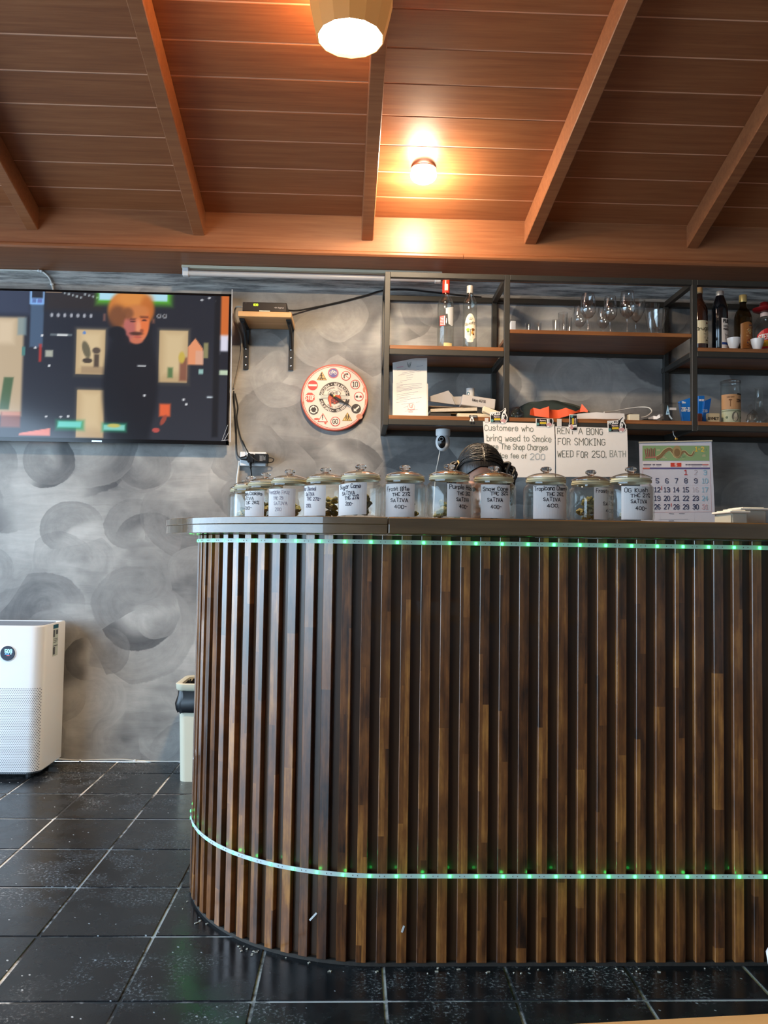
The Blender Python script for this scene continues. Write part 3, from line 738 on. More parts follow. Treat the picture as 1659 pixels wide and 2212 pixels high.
# pale plastic tubs at the right end
M_TUB = mat('frosted_tub', rgb(222, 222, 206), .35, trans=.35); M_TUBL = mat('white_tub_lid', rgb(232, 232, 222), .4)
for i, (x0, x1, yt, Y, lab) in enumerate(((1577, 1622, 1103, 2.26, 'low frosted plastic tub, leftmost of the two by the calendar'), (1600, 1662, 1097, 2.40, 'frosted plastic tub with white lid at the right edge, behind the low tub'), )):
    X0, X1 = PX(x0, yt, Y), PX(x1, yt, Y); zt = PZ(x0, yt, Y)
    o = root('plastic_tub', ((X0+X1)/2, Y+.06, ZC), lab, 'tub', 'plastic tubs at the right end')
    m = MB(); m.prism([(X0+.006, Y+.004, ZC), (X1-.006, Y+.004, ZC), (X1-.006, Y+.116, ZC), (X0+.006, Y+.116, ZC)], (0, 0, zt-.006-ZC)); build(m, 'tub_body', M_TUB, o, bevel=.004, seg=2)
    m = MB().box(X0, X1, Y, Y+.12, zt-.006, zt); m.box(X0+.01, X1-.01, Y+.01, Y+.11, zt, zt+.003); build(m, 'tub_lid', M_TUBL, o, bevel=.002)

# ================================================================ WALL SHELF
SF, SB, T = 3.70, 4.045, .0125                                    # front and back post lines, half tube
xp = [PX(835, 760, SF), PX(1094, 760, SF), PX(1498.5, 760, SF)]; xp.append(xp[2]+(xp[2]-xp[1]))
zt = PZ(1000, 598.5, SF); zb = PZ(1000, 914, SF)-.002; zlm = PZ(850, 760.5, SF); zmm = PZ(1100, 722, SF); zrm = PZ(1512, 766, SF)
sf = root('wall_shelf', ((xp[0]+xp[3])/2, SB, zb), 'black steel frame wall shelf with wooden boards along the grey wall', 'shelf')
zlo = PZ(835, 919, SF)
def part(name, a, b, wx=2*T, wz=2*T): build(MB().bar(a, b, wx, wz), name, M_STEEL, sf, bevel=.0015)
for x in xp:
    part('post', (x, SF, zlo), (x, SF, zt+T)); part('post', (x, SB, zlo), (x, SB, zt+T))
    for z in (zt, zb): part('side_rail', (x, SF+T, z), (x, SB-T, z))
for i in range(3):
    a, b = xp[i]+T, xp[i+1]-T
    for z in (zt, zb): part('rail', (a, SF, z), (b, SF, z)); part('rail', (a, SB, z), (b, SB, z))
    zz = (zlm, zmm, zrm)[i]
    if i != 1: part('rail', (a, SF, zz), (b, SF, zz))
    part('rail', (a-(.03 if i == 2 else 0), SB, zz), (b, SB, zz))
    if i == 0: part('side_rail', (xp[0], SF+T, zz), (xp[0], SB-T, zz)); part('side_rail', (xp[1], SF+T, zz), (xp[1], SB-T, zz))
    if i == 2: part('side_rail', (xp[2], SF+T, zz), (xp[2], SB-T, zz)); part('side_rail', (xp[3], SF+T, zz), (xp[3], SB-T, zz))
    up = T if i != 1 else .002
    build(MB().box(a+.001, b-.001, SF-T+.001, SB+T, zz+up, zz+up+.018), 'shelf_board', M_SHELFW, sf, bevel=.0015)
    build(MB().box(a+.001, b-.001, SF-T+.001, SB+T, zb+T, zb+T+.018), 'shelf_board', M_SHELFW, sf, bevel=.0015)
ZL1, ZL0, ZM1, ZR1 = zlm+T+.018, zb+T+.018, zmm+.002+.018, zrm+T+.018

# ---- bottles
def bottle(px, y_top, Y, zbase, rad_px, neck, m, label, cap_m, capr=1.25, shoulder=.0, caph=.035, group=None):
    X = PX(px, y_top+60, Y); zt_ = PZ(px, y_top, Y); H = zt_-zbase; r = rad_px/FPX*Y; rn = neck/FPX*Y
    o = root('bottle', (X, Y, zbase), label, 'bottle', group)
    sh_ = H*(.70 if not shoulder else shoulder); nk = sh_+min(.045, H*.2)
    prof = [(0, .003), (r*.9, .0), (r, .006), (r, sh_*.92), (r*.97, sh_), (r*.75, sh_+(nk-sh_)*.55), (rn*1.25, nk-.004), (rn, nk+.01), (rn, H-caph*.6)]
    inn = [(max(a-.0022, 0), b+(.008 if i < 3 else 0)) for i, (a, b) in enumerate(prof)][::-1]
    me = MB().lathe(prof+inn, n=28).mesh('bottle_glass', smooth=True); put('bottle_body', me, m, o)
    cm = MB().lathe([(rn*capr, H-caph), (rn*capr*1.04, H-caph+.004), (rn*capr, H-.003), (rn*capr*.9, H), (0, H)], n=20).mesh('cap', smooth=True); put('cap', cm, cap_m, o)
    return o, X, r, H
def lab_cyl(o, X, Y, z0, r): return cyl((X, Y, z0), r)
def wrap(o, fn, u0, u1, v0, v1, m, name='label', N=10, shape=None):
    rows = []
    for i in range(N+1):
        u = u0+(u1-u0)*i/N; a, b = (v0, v1) if shape is None else shape(i/N)
        rows.append([fn(u, a)[0], fn(u, b)[0]])
    q = MB(); q.grid(rows); return build(q, name, m, o)
M_REDC = mat('red_foil_cap', rgb(206, 52, 34), .3, coat=.4); M_WHITECAP = mat('silver_white_cap', rgb(214, 205, 190), .35, .3)
M_GOLD = mat('pale_gold_cap', rgb(208, 190, 128), .35, .4); M_CORK = mat('tan_stopper', rgb(190, 160, 116), .6, noise=.2)
M_WLAB = mat('cream_label', rgb(238, 226, 200), .6); M_CLAB = mat('ivory_label', rgb(224, 214, 180), .6)
K = rgb(34, 30, 28)
o, X, r, H = bottle(963, 606, 3.80, ZL1, 18.5, 6.6, M_GLASSB, 'tall clear empty bottle with red cap on the left shelf bay', M_REDC, 1.2, .66, .062)
fn = lab_cyl(o, X, 3.80, ZL1, r+.0004)
a = wrap(o, fn, -.034, -.006, .115, .162, mat('red_label', rgb(206, 60, 50), .5), 'red_label')
p = Print(fn, .0003); [p.rect(-.031, .119+i*.007, -.014, .122+i*.007, rgb(240, 220, 210), 1, 3) for i in range(6)]; p.rect(-.012, .117, -.0075, .160, rgb(240, 225, 215), 1); p.build('print', a)
wrap(o, fn, -.004, .040, .150, .205, mat('torn_label_back', rgb(196, 200, 204), .7), 'torn_label', shape=lambda t: ((.17 if t < .25 else .115+.02*abs(t-.7)), .197+.012*t))
wrap(o, fn, -.012, .030, .018, .034, mat('yellow_label', rgb(206, 190, 132), .6), 'lower_label')
fnc = lab_cyl(o, X, 3.80, ZL1, .0175); wrap(o, fnc, -.008, .008, H-.052, H-.022, M_WLAB, 'tax_strip')
o, X, r, H = bottle(1015, 618, 3.80, ZL1, 15.8, 6.2, M_GLASSB, 'clear bottle with white butterfly label and white cap on the left shelf bay', M_WHITECAP, 1.15, .72, .036)
fn = lab_cyl(o, X, 3.80, ZL1, r+.0004)
def shp(t):
    e = abs(t-.5)*2; return (.040+.012*(e > .55)+.012*e*e, .176-.045*e**2.2-(.01 if e > .9 else 0))
lb = wrap(o, fn, -.030, .026, 0, 0, M_WLAB, 'label', 16, shp)
p = Print(fn, .0004); p.text('Botafly', -.025, .118, .012, K, 1, .046, .0016, .2, .25)
for i in range(5): p.line([(-.008+i*.0034, .148), (-.008+i*.0034+(i-2)*.0012, .156+(2-abs(i-2))*.002)], .0009, K, 1)
p.rect(-.008, .1455, .006, .147, K, 1)
G1, G2, B1 = rgb(150, 178, 62), rgb(108, 126, 84), rgb(126, 80, 36)
for c, u, v, rx, ry in ((G1, -.013, .100, .008, .007), (G2, -.012, .091, .006, .004), (rgb(176, 186, 178), -.010, .079, .0065, .006), (B1, .011, .100, .008, .007), (rgb(196, 150, 70), .008, .086, .006, .008), (rgb(96, 62, 30), .013, .079, .004, .005)): p.disc(u, v, rx, c, 1, 14, ry)
p.line([(-.002, .07), (-.001, .102)], .002, K, 1); p.line([(-.014, .064), (.010, .064)], .0008, rgb(150, 140, 120), 1); p.line([(-.006, .055), (.003, .055)], .0012, rgb(150, 140, 120), 1)
p.build('lettering', lb)
M_BROWNG = mat_glass('brown_spirit_glass', (.30, .13, .05, 1)); M_AMBG = mat_glass('amber_glass', (.62, .55, .44, 1)); M_DARKG = mat('dark_bottle_glass', rgb(20, 22, 26), .08, coat=.5)
o, X, r, H = bottle(1511, 622, 3.83, ZR1, 17.5, 6.3, mat('whisky_brown_glass', rgb(58, 32, 22), .08, coat=.4), 'brown spirit bottle with cork cap and cream label beside the black shelf post', M_CORK, 1.1, .68, .03)
fn = lab_cyl(o, X, 3.83, ZR1, r+.0004); lb = wrap(o, fn, -.042, .044, .048, .158, M_CLAB)
p = Print(fn, .0004); p.text('Brugal', -.030, .108, .016, rgb(60, 54, 34), 1, .068, .0024, .2, .1); p.disc(.022, .145, .005, rgb(120, 40, 32), 1)
p.line([(-.03, .100), (.03, .104)], .0012, rgb(60, 54, 34), 1); p.rect(.008, .072, .034, .080, rgb(60, 48, 32), 1); p.rect(.016, .060, .028, .066, rgb(110, 92, 60), 1); p.rect(.004, .092, .02, .094, rgb(120, 110, 90), 1); p.build('lettering', lb)
o, X, r, H = bottle(1555, 630, 3.83, ZR1, 17.0, 8.0, M_DARKG, 'dark bottle with silver cap and long white label between the spirit bottles', mat('silver_cap', rgb(190, 192, 194), .3, .5), 1.02, .76, .030)
fn = lab_cyl(o, X, 3.83, ZR1, r+.0004); lb = wrap(o, fn, -.008, .046, .018, .172, mat('white_label', rgb(226, 218, 212), .55))
p = Print(fn, .0004); p.text('PLOY', .001, .151, .014, K, 1, .036, .0042); p.rect(.0, .1475, .038, .1495, K, 1)
p.text('COCKTAIL', .001, .128, .0085, rgb(70, 66, 66), 1, .036, .0013); p.text('MAKERS', .001, .114, .0085, rgb(60, 56, 56), 1, .036, .0018)
p.line([(.008, .096), (.012, .090), (.026, .092), (.034, .088), (.036, .093)], .0022, rgb(90, 84, 80), 1); p.line([(.013, .090), (.011, .070)], .0018, rgb(90, 84, 80), 1); p.line([(.030, .090), (.031, .070)], .0010, rgb(150, 140, 135), 1)
p.rect(-.007, .044, .045, .055, rgb(32, 62, 132), 1, 6); p.build('lettering', lb)
o, X, r, H = bottle(1605, 638, 3.88, ZR1, 19, 7.2, M_AMBG, 'clear bottle with gold cap and printed amber label behind the white cup', M_GOLD, 1.15, .66, .036)
fn = lab_cyl(o, X, 3.88, ZR1, r+.0004); lb = wrap(o, fn, -.030, .046, .040, .172, mat('amber_label', rgb(172, 112, 56), .4), shape=lambda t: (.040, .160+.010*math.sin(t*3.14)))
p = Print(fn, .0004); rr = random.Random(3)
for i in range(46): u, v = rr.uniform(-.005, .040), rr.uniform(.05, .155); p.rect(u, v, u+rr.uniform(.003, .012), v+rr.uniform(.002, .007), rgb(*rr.choice(((220, 190, 120), (120, 60, 40), (208, 160, 110), (90, 80, 100), (150, 70, 50)))), 1, 2)
p.text('SALI', .004, .122, .014, rgb(225, 195, 130), 2, .03, .002); p.build('print', lb)
o, X, r, H = bottle(1652, 676, 3.84, ZR1, 23, 8, M_GLASSB, 'clear bottle with red sombrero cap and red and yellow label at the right edge', mat('white_stopper', rgb(226, 200, 190), .4), 1.1, .62, .02)
hz_ = H+.004
M_HAT = mat('dark_red_plastic_hat', rgb(120, 20, 24), .3, coat=.3)
hb = MB().lathe([(.0, .0), (.030, -.004), (.052, .006), (.056, .016), (.050, .018), (.030, .010), (.026, .022), (.020, .045), (.0, .052)], n=28).mesh('hat', smooth=True, angle=60)
h_ = put('sombrero_cap', hb, M_HAT, o, (0, 0, hz_))
fn = lab_cyl(o, X, 3.84, ZR1, r+.0004); lb = wrap(o, fn, -.060, .05, .026, .125, mat('bright_red_label', rgb(206, 40, 42), .4), shape=lambda t: (.03, .098+.030*math.sin(t*3.14)))
p = Print(fn, .0004); p.rect(-.050, .040, .030, .068, rgb(226, 190, 60), 1, 8); p.text('SIERRA', -.050, .072, .024, rgb(244, 236, 226), 2, .075, .0042, 0, .1); p.text('TEQUILA', -.046, .056, .008, rgb(120, 60, 30), 2, .05, .0012); p.build('lettering', lb)
# ---- white cups, flakes
def cup(px, yt, Y, zb_, label, rpx):
    X = PX(px, yt+10, Y); H = PZ(px, yt, Y)-zb_; r = rpx/FPX*Y
    o = root('cup', (X, Y, zb_), label, 'cup', 'small white cups in front of the bottles')
    me = MB().lathe([(0, .002), (r*.46, 0), (r*.46, H*.14), (r*.62, H*.30), (r*.88, H*.66), (r, H), (r*.94, H), (r*.82, H*.66), (r*.5, H*.30), (0, H*.2)], n=28).mesh('cup', smooth=True, angle=60)
    put('cup_body', me, mat('white_glazed_ceramic', rgb(226, 226, 226), .15), o); return o
cup(1585, 731, 3.76, ZR1, 'small white footed ceramic cup in front of the gold capped bottle', 14.5)
cup(1636, 733, 3.76, ZR1, 'small white footed ceramic cup in front of the red labelled bottle', 14.5)
def flat(name, label, cat, px0, px1, Y, z, dy, m, rz=0.0, th=.0012):
    x0, x1 = PX(px0, 745, Y), PX(px1, 745, Y); c = Vector(((x0+x1)/2, Y+dy/2, z+th/2)); ax = Vector((math.cos(rz), math.sin(rz), 0)); ay = Vector((-math.sin(rz), math.cos(rz), 0))
    o = build(MB().obox(c, ax, ay, Vector((0, 0, 1)), (x1-x0)/2, dy/2, th/2), name, m); return tag(o, label, cat)
flat('paper_scrap', 'thin white paper scrap lying right of the butterfly bottle', 'paper', 1048, 1076, 3.76, ZL1, .08, M_PAPER, .2, .004)
flat('paper_scrap', 'thin grey card lying under the dark bottle with white label', 'paper', 1532, 1560, 3.735, ZR1, .03, M_PAPER, 0, .002)
# ---- stemware on the middle bay
def glass_mesh(R, Hh, kind):
    if kind == 'wine': p = [(R*.92, 0), (R*.9, .002), (.006, .006), (.0038, .012), (.0036, Hh*.40), (.006, Hh*.43), (R*.55, Hh*.47), (R*.93, Hh*.56), (R, Hh*.66), (R*.95, Hh*.82), (R*.78, Hh)]
    elif kind == 'coupe': p = [(R*.62, 0), (R*.6, .002), (.006, .006), (.004, .012), (.004, Hh*.42), (.008, Hh*.46), (R*.5, Hh*.56), (R*.88, Hh*.72), (R*.98, Hh*.9), (R, Hh)]
    elif kind == 'sundae': p = [(R*.55, 0), (R*.5, .003), (.014, .010), (.010, Hh*.2), (.016, Hh*.30), (R*.55, Hh*.42), (R*.82, Hh*.66), (R*.95, Hh*.86), (R*1.02, Hh)]
    else: p = [(R*.80, .0), (R*.84, .004), (R*.9, Hh*.4), (R, Hh)]
    n = len(p); inn = [(max(r-.0012, 0), h+(.004 if kind == 'tumbler' and i < 2 else 0)) for i, (r, h) in enumerate(p)]
    prof = ([(0, 0)] if kind == 'tumbler' else [(0, .0)])+p+inn[::-1][:(n-6 if kind in ('wine', 'coupe') else n-(0 if kind == 'tumbler' else 5))]+[(0, (.006 if kind == 'tumbler' else Hh*.455))]
    return MB().lathe(prof, n=28).mesh(kind+'_glass', smooth=True, angle=70)
for px, yt, Y, rp, kind, lab in ((1270, 636, 3.80, 17.5, 'wine', 'large wine glass, leftmost of the tall three on the middle shelf bay'), (1318, 641, 3.83, 15.5, 'wine', 'large wine glass in the middle of the tall three'),
        (1355, 630, 3.79, 17, 'wine', 'tallest wine glass, right of the other two tall ones'), (1252, 662, 3.92, 14.5, 'wine', 'small wine glass behind the leftmost tall wine glass'), (1303, 664, 3.94, 13.5, 'wine', 'small wine glass between the left two tall wine glasses, at the back'),
        (1374, 651, 3.84, 20, 'coupe', 'wide open cocktail glass right of the tallest wine glass'), (1408, 659, 3.90, 17, 'sundae', 'fluted clear dessert glass behind the cocktail glass'), (1422, 672, 3.82, 18, 'sundae', 'fluted clear dessert glass nearest the back post of the middle bay'),
        (1216, 676, 3.80, 10.5, 'tumbler', 'clear straight shot glass, taller of the pair on the middle bay'), (1199, 691, 3.80, 5.5, 'tumbler', 'tiny clear shot glass left of the taller shot glass'), (1229, 686, 3.86, 7, 'tumbler', 'small clear glass half hidden right of the taller shot glass'),
        (1141, 698, 3.86, 7, 'tumbler', 'faint small tumbler, left one near the white box'), (1162, 697, 3.86, 8, 'tumbler', 'faint small tumbler, right one near the white box')):
    X = PX(px, 690, Y); R_ = rp/FPX*Y; Hh = PZ(px, yt, Y)-ZM1
    o = root('drinking_glass', (X, Y, ZM1), lab, 'glass', 'glasses on the middle shelf bay'); put('glass_bowl', glass_mesh(R_, Hh, kind), M_GLASSW, o)
def cbox(name, label, cat, px0, px1, py0, Y, dy, z0, m, bev=.002, group=None, rz=0.0, parts=None):
    x0, x1 = PX(px0, py0, Y), PX(px1, py0, Y); z1 = PZ(px0, py0, Y); c = Vector(((x0+x1)/2, Y+dy/2, (z0+z1)/2))
    o = root(name, (c.x, c.y, z0), label, cat, group)
    ax = Vector((math.cos(rz), math.sin(rz), 0)); ay = Vector((-math.sin(rz), math.cos(rz), 0))
    build(MB().obox(c, ax, ay, Vector((0, 0, 1)), (x1-x0)/2, dy/2, (z1-z0)/2), parts or 'box_body', m, o, bevel=bev); return o, x0, x1, z1
o, *_ = cbox('lighter_box', 'small upright white box at the left end of the middle glass shelf', 'box', 1103.5, 1115, 693, 3.76, .02, ZM1, M_WHITEP)
cbox('card_box', 'tiny white box half hidden behind the shelf post', 'box', 1098, 1105, 698, 3.80, .02, ZM1, M_PAPER)
# ---- left bay, lower board: framed licence, papers, boxes
YD = 3.74
zd0 = ZL0
pts_px = ((851, 896), (922, 898), (924.5, 768), (899, 768.5), (849, 779))
xs = [PX(a, b, YD) for a, b in pts_px]; zs = [PZ(a, b, YD) for a, b in pts_px]
ld_ = root('document_stand', (PX(886, 890, YD), YD+.02, zd0), 'white official letter with red seal standing in a clear stand', 'document')
dep = .0
def lean(x, z): return Vector((x, YD+(z-zd0)*.16, z))
zs[0] = zs[1] = zd0+.006
build(MB().prism([lean(x, z) for x, z in zip(xs, zs)], (0, .0012, 0)), 'letter_sheet', M_PAPER, ld_)
bm_ = MB().prism([lean(xs[0]-.006, zd0)+Vector((0, .003, 0)), lean(xs[1]+.006, zd0)+Vector((0, .003, 0)), lean(xs[1]+.006, PZ(924, 826, YD))+Vector((0, .003, 0)), lean(xs[0]-.006, PZ(924, 826, YD))+Vector((0, .003, 0))], (0, .003, 0))
bm_.box(xs[0]-.008, xs[1]+.004, YD-.012, YD+.03, zd0, zd0+.004)
build(bm_, 'clear_stand', mat('milky_acrylic', rgb(214, 210, 204), .25), ld_)
p = Print(lambda u, v: (lean(u, v), Vector((0, -1, .16)).normalized()), .0004)
def dl(x0, y0, x1, y1, wd=.0011, c=rgb(96, 108, 140)): p.line([(PX(820+x0/9.217, 740+y0/9.217, YD), PZ(820+x0/9.217, 740+y0/9.217, YD)), (PX(820+x1/9.217, 740+y1/9.217, YD), PZ(820+x1/9.217, 740+y1/9.217, YD))], wd, c, 0)
for q in ((355, 520, 540, 490), (750, 440, 875, 420), (450, 580, 790, 512), (385, 622, 840, 530), (545, 632, 680, 605), (545, 680, 670, 655), (410, 748, 640, 706), (345, 792, 460, 772), (340, 825, 850, 790), (345, 862, 470, 832), (345, 885, 850, 818), (345, 912, 800, 862),
          (345, 940, 850, 876), (345, 968, 650, 915), (345, 1030, 770, 960), (345, 1060, 690, 1010), (340, 1092, 620, 1066), (340, 1120, 560, 1092), (410, 1145, 840, 1078), (335, 1188, 545, 1160), (730, 1185, 800, 1172), (440, 1222, 690, 1190), (480, 1282, 560, 1270), (505, 1365, 760, 1328)): dl(*q)
dl(355, 462, 475, 440, .004, rgb(226, 176, 190))
for q in ((560, 355, 575, 420), (636, 350, 622, 420), (575, 420, 622, 420), (582, 450, 616, 450), (580, 420, 582, 450), (618, 420, 616, 450), (598, 365, 598, 385), (570, 395, 626, 395)): dl(*q, .0022, rgb(104, 116, 108))
cu, cv = PX(820+632/9.217, 740+1275/9.217, YD), PZ(820+632/9.217, 740+1275/9.217, YD)
p.ring(cu, cv, .015, .0165, rgb(226, 150, 150), 0); 
for q in ((600, 1225, 610, 1290), (660, 1225, 650, 1290), (610, 1290, 650, 1290), (560, 1330, 700, 1320), (580, 1380, 660, 1378), (632, 1240, 632, 1300)): dl(*q, .0026, rgb(222, 120, 120))
p.build('print', ld_)
M_GREYP = mat('grey_paper', rgb(186, 182, 180), .7); M_BOOK = mat('page_edges', rgb(196, 184, 164), .7, noise=.2, nscale=120); M_DKBOOK = mat('dark_cover', rgb(52, 48, 44), .5)
def slab(name, label, cat, pxa, pxb, Y, dy, z0, z1, m, tilt=0.0, rz=0.0, group=None, bev=.0015):
    x0, x1 = PX(pxa, 890, Y), PX(pxb, 890, Y); c = Vector(((x0+x1)/2, Y+dy/2, (z0+z1)/2)); ax = Vector((math.cos(rz)*math.cos(tilt), math.sin(rz), math.sin(tilt))).normalized(); ay = Vector((-math.sin(rz), math.cos(rz), 0)); az = ax.cross(ay).normalized(); ay = az.cross(ax)
    o = build(MB().obox(c, ax, ay, az, (x1-x0)/2, dy/2, (z1-z0)/2), name, m, bevel=bev); return tag(o, label, cat, group)
slab('folder', 'dark grey folder lying at the bottom of the paper pile', 'folder', 927, 985, 3.75, .22, ZL0, ZL0+.012, mat('slate_folder', rgb(70, 70, 72), .5))
slab('booklet', 'black booklet lying on the dark grey folder', 'book', 926, 972, 3.76, .2, ZL0+.013, ZL0+.026, M_DKBOOK, 0, .05)
slab('map_pad', 'cream printed pad on the board beneath the book stack', 'pad', 988, 1062, 3.745, .15, ZL0, ZL0+.024, mat('cream_printed_pad', rgb(206, 198, 172), .6, noise=.25, nscale=50))
slab('magazine', 'brown magazine under the thick paperback on the pile', 'magazine', 928, 1040, 3.77, .2, ZL0+.0245, ZL0+.0285, mat('brown_cover', rgb(104, 82, 54), .5), .03)
slab('paperback', 'thick paperback with pale page edges on the pile', 'book', 930, 1031, 3.775, .18, ZL0+.037, ZL0+.053, M_BOOK, .05)
slab('envelope', 'grey envelope lying flat at the top left of the pile', 'envelope', 926, 1000, 3.79, .16, ZL0+.0585, ZL0+.0625, mat('brown_grey_cover', rgb(140, 120, 100), .6), -.03)
def fan(name, label, px, Y):                                      # loose sheet leaning up from the pile
    q = [Vector(P(a, b, Y)) for a, b in px]; o = build(MB().prism(q, (0, .012, 0)), name, M_GREYP); return tag(o, label, 'paper')
fan('loose_sheets', 'fanned grey paper sheets leaning behind the letter stand', ((925, 866), (925, 857), (969, 843.5), (973, 850), (983, 874)), 3.83)
fan('loose_sheets', 'second grey sheet between the fanned papers and the phone box', ((972, 849), (974.5, 850), (980, 857), (998, 856), (996, 874), (984, 874)), 3.86)
q = [P(a, b, 3.80) for a, b in ((996, 874), (1000, 852), (1071, 862.5), (1069, 884))]
pb = root('phone_box', (q[0].x, 3.84, q[3].z), 'light grey phone box lying on the paper pile', 'box')
build(MB().prism(q, (0, .09, 0)), 'box_body', mat('pale_grey_box', rgb(206, 198, 192), .5), pb, bevel=.002)
dU = (q[2]-q[1]).normalized(); p = Print(plane(P(1020, 866, 3.7985), dU, (-dU.z, 0, dU.x)), .0006); p.text('Galaxy A52 5G', 0, 0, .011, rgb(70, 66, 66), 0, .062, .0016); p.build('lettering', pb)
slab('charger_brick', 'small black charger lying under the phone box', 'charger', 1030, 1045, 3.775, .04, ZL0+.030, ZL0+.052, M_BLACKM)
q = [P(a, b, 3.735) for a, b in ((1043.5, 888), (1045, 877), (1081, 890), (1079, 905))]
wb = root('card_carton', (q[0].x, 3.76, ZL0), 'cream folded carton leaning behind the first rocket sticker', 'box')
build(MB().prism(q, (0, .05, 0)), 'carton_body', mat('cream_carton', rgb(226, 212, 184), .6), wb, bevel=.002)
o = root('paper_cup', (PX(1016, 850, 3.90), 3.90, PZ(1016, 858, 3.90)), 'white roll with blue mark on top of the phone box', 'roll')
build(MB().lathe([(.0, 0), (.020, 0), (.020, .042), (.012, .042), (.012, .03), (0, .03)], o.location, 24), 'roll_body', M_PAPER, o, smooth=True)
pr = Print(cyl(o.location, .0203), .0004); pr.disc(-.014, .014, .009, rgb(96, 128, 140), 0); pr.build('blue_mark', o)
# ---- middle bay, lower board
def blob(name, label, cat, m, c, rx, ry, rz_, seed, amp=.3, parent=None):
    r = random.Random(seed); bm = bmesh.new(); bmesh.ops.create_icosphere(bm, subdivisions=4, radius=1)
    ks = [(Vector((r.uniform(-1, 1), r.uniform(-1, 1), r.uniform(-1, 1)))*r.uniform(2, 6), r.uniform(0, 6.28)) for _ in range(9)]
    for v in bm.verts:
        d = v.co.copy(); h = 1+sum(abs(math.sin(k.dot(d)+ph)) for k, ph in ks)/9*amp-amp/2
        v.co = Vector((d.x*rx*h, d.y*ry*h, max(d.z*rz_*h, -rz_*.35)+rz_*.35))
    me = bpy.data.meshes.new(name); bm.to_mesh(me); bm.free()
    me.polygons.foreach_set('use_smooth', [True]*len(me.polygons))
    o = put(name, me, m, None, c); return tag(o, label, cat)
x0, x1 = PX(1118, 890, 3.84), PX(1262, 890, 3.84)
blob('folded_apron', 'crumpled dark green cloth heaped on the middle shelf board', 'cloth', mat('dark_green_cloth', rgb(40, 52, 50), .85), ((x0+x1)/2, 3.90, ZL0+.0005), (x1-x0)/2, .095, .085, 4, .45)
def ribbon(name, label, cat, m, top, bot, Y, dy=.012, wav=.012):
    rows = []
    for i, ((ax, ay), (bx, by)) in enumerate(zip(top, bot)):
        yy = Y+wav*math.sin(i*1.7); rows.append([P(ax, ay, yy), P(bx, by, yy)])
    k = len(rows); mb = MB()
    fr = rows; bk_ = [[a+Vector((0, .004, 0)), b+Vector((0, .004, 0))] for a, b in rows]
    mb.grid([[f[0], f[1], b[1], b[0]] for f, b in zip(fr, bk_)], True)
    mb._face((0, 1, 2, 3)); e = (k-1)*4; mb._face((e, e+1, e+2, e+3))
    o = build(mb, name, m, smooth=True, angle=50); return tag(o, label, cat)
zf = lambda y: 840+y/4.046
xf = lambda x: 1090+x/4.046
ribbon('orange_strap', 'bright orange fabric strap lying across the dark green cloth', 'strap', mat('orange_webbing', rgb(232, 92, 48), .6),
       [(xf(x), zf(y)) for x, y in ((228, 180), (250, 165), (310, 178), (388, 152), (396, 182), (470, 185), (535, 165), (620, 195), (660, 180), (676, 132), (728, 190))],
       [(xf(x), zf(y)) for x, y in ((222, 228), (262, 236), (330, 246), (390, 254), (420, 258), (480, 256), (545, 238), (620, 212), (655, 205), (690, 200), (726, 204))], 3.735)
tr = root('round_tray', (PX(1195, 900, 4.02), 4.0, ZL0), 'large smoky clear round tray leaning on the wall behind the cloth', 'tray')
cx_, cz_ = PX(1200, 905, 4.0), ZL0+.0
ctr = MB(); prt = [(0, 0), (.215, 0), (.222, .012), (.226, .012), (.219, -.003), (0, -.003)]
for r_, h_ in [(0, 0)]: pass
rows = []
for r_, h_ in prt:
    rows.append([Vector((cx_+r_*math.cos(a), 4.005-h_*.8+.0+(0.028*(max(0, math.sin(a))*r_/.22)), ZL0+.001+max(0.0, r_*math.sin(a)*.62)+0.0)) for a in [math.pi*i/40 for i in range(41)]])
ctr.grid(rows); build(ctr, 'tray_disc', mat_glass('smoky_plastic', (.62, .64, .60, 1), 1.3), tr, smooth=True)
ribbon('paper_bag', 'flattened white paper bag lying right of the orange strap', 'paper bag', M_PAPER,
       [(xf(x), zf(y)) for x, y in ((640, 218), (700, 212), (800, 204), (860, 208), (950, 210), (1046, 216))], [(xf(x), zf(y)) for x, y in ((560, 262), (680, 262), (800, 262), (870, 264), (960, 264), (1052, 262))], 3.725, wav=.004)
blob('plastic_bag', 'crumpled clear plastic bag at the left end of the middle board', 'plastic bag', mat_glass('clear_film', (.9, .9, .88, 1), 1.4, 1.5), (PX(1116, 895, 3.75), 3.755, ZL0+.0005), .030, .030, .042, 9, .8)
blob('plastic_bag', 'small crumpled clear plastic bag behind the white adapter', 'plastic bag', MATS['clear_film'], (PX(1362, 890, 3.78), 3.79, ZL0), .035, .035, .032, 12, .8)
cb = MB().tube(smoothpath([P(xf(x), zf(y), Y) for x, y, Y in ((1180, 250, 3.75), (1240, 240, 3.76), (1286, 200, 3.79), (1260, 165, 3.83), (1180, 160, 3.86), (1080, 172, 3.86), (960, 195, 3.84), (870, 205, 3.80))]), .0028, 8)
tag(build(cb, 'charging_cable', M_WHITEC, smooth=True), 'white looped charging cable on the middle shelf board', 'cable')
cbox('usb_adapter', 'small cream power adapter at the end of the white loop cable', 'adapter', 1359, 1382, 894.5, 3.735, .03, ZL0, M_CREAM)
ribbon('tissue_wad', 'twisted white tissue lying left of the clear box', 'tissue', M_PAPER, [(xf(x), zf(y)) for x, y in ((1262, 250), (1300, 236), (1330, 240), (1352, 222), (1380, 222))], [(xf(x), zf(y)) for x, y in ((1262, 264), (1300, 266), (1330, 266), (1362, 248), (1382, 234))], 3.735, wav=.01)
blob('black_pouch', 'flat black pouch lying behind the white tissue', 'pouch', M_BLACKM, (PX(1402, 900, 3.83), 3.83, ZL0), .05, .04, .022, 5, .2)
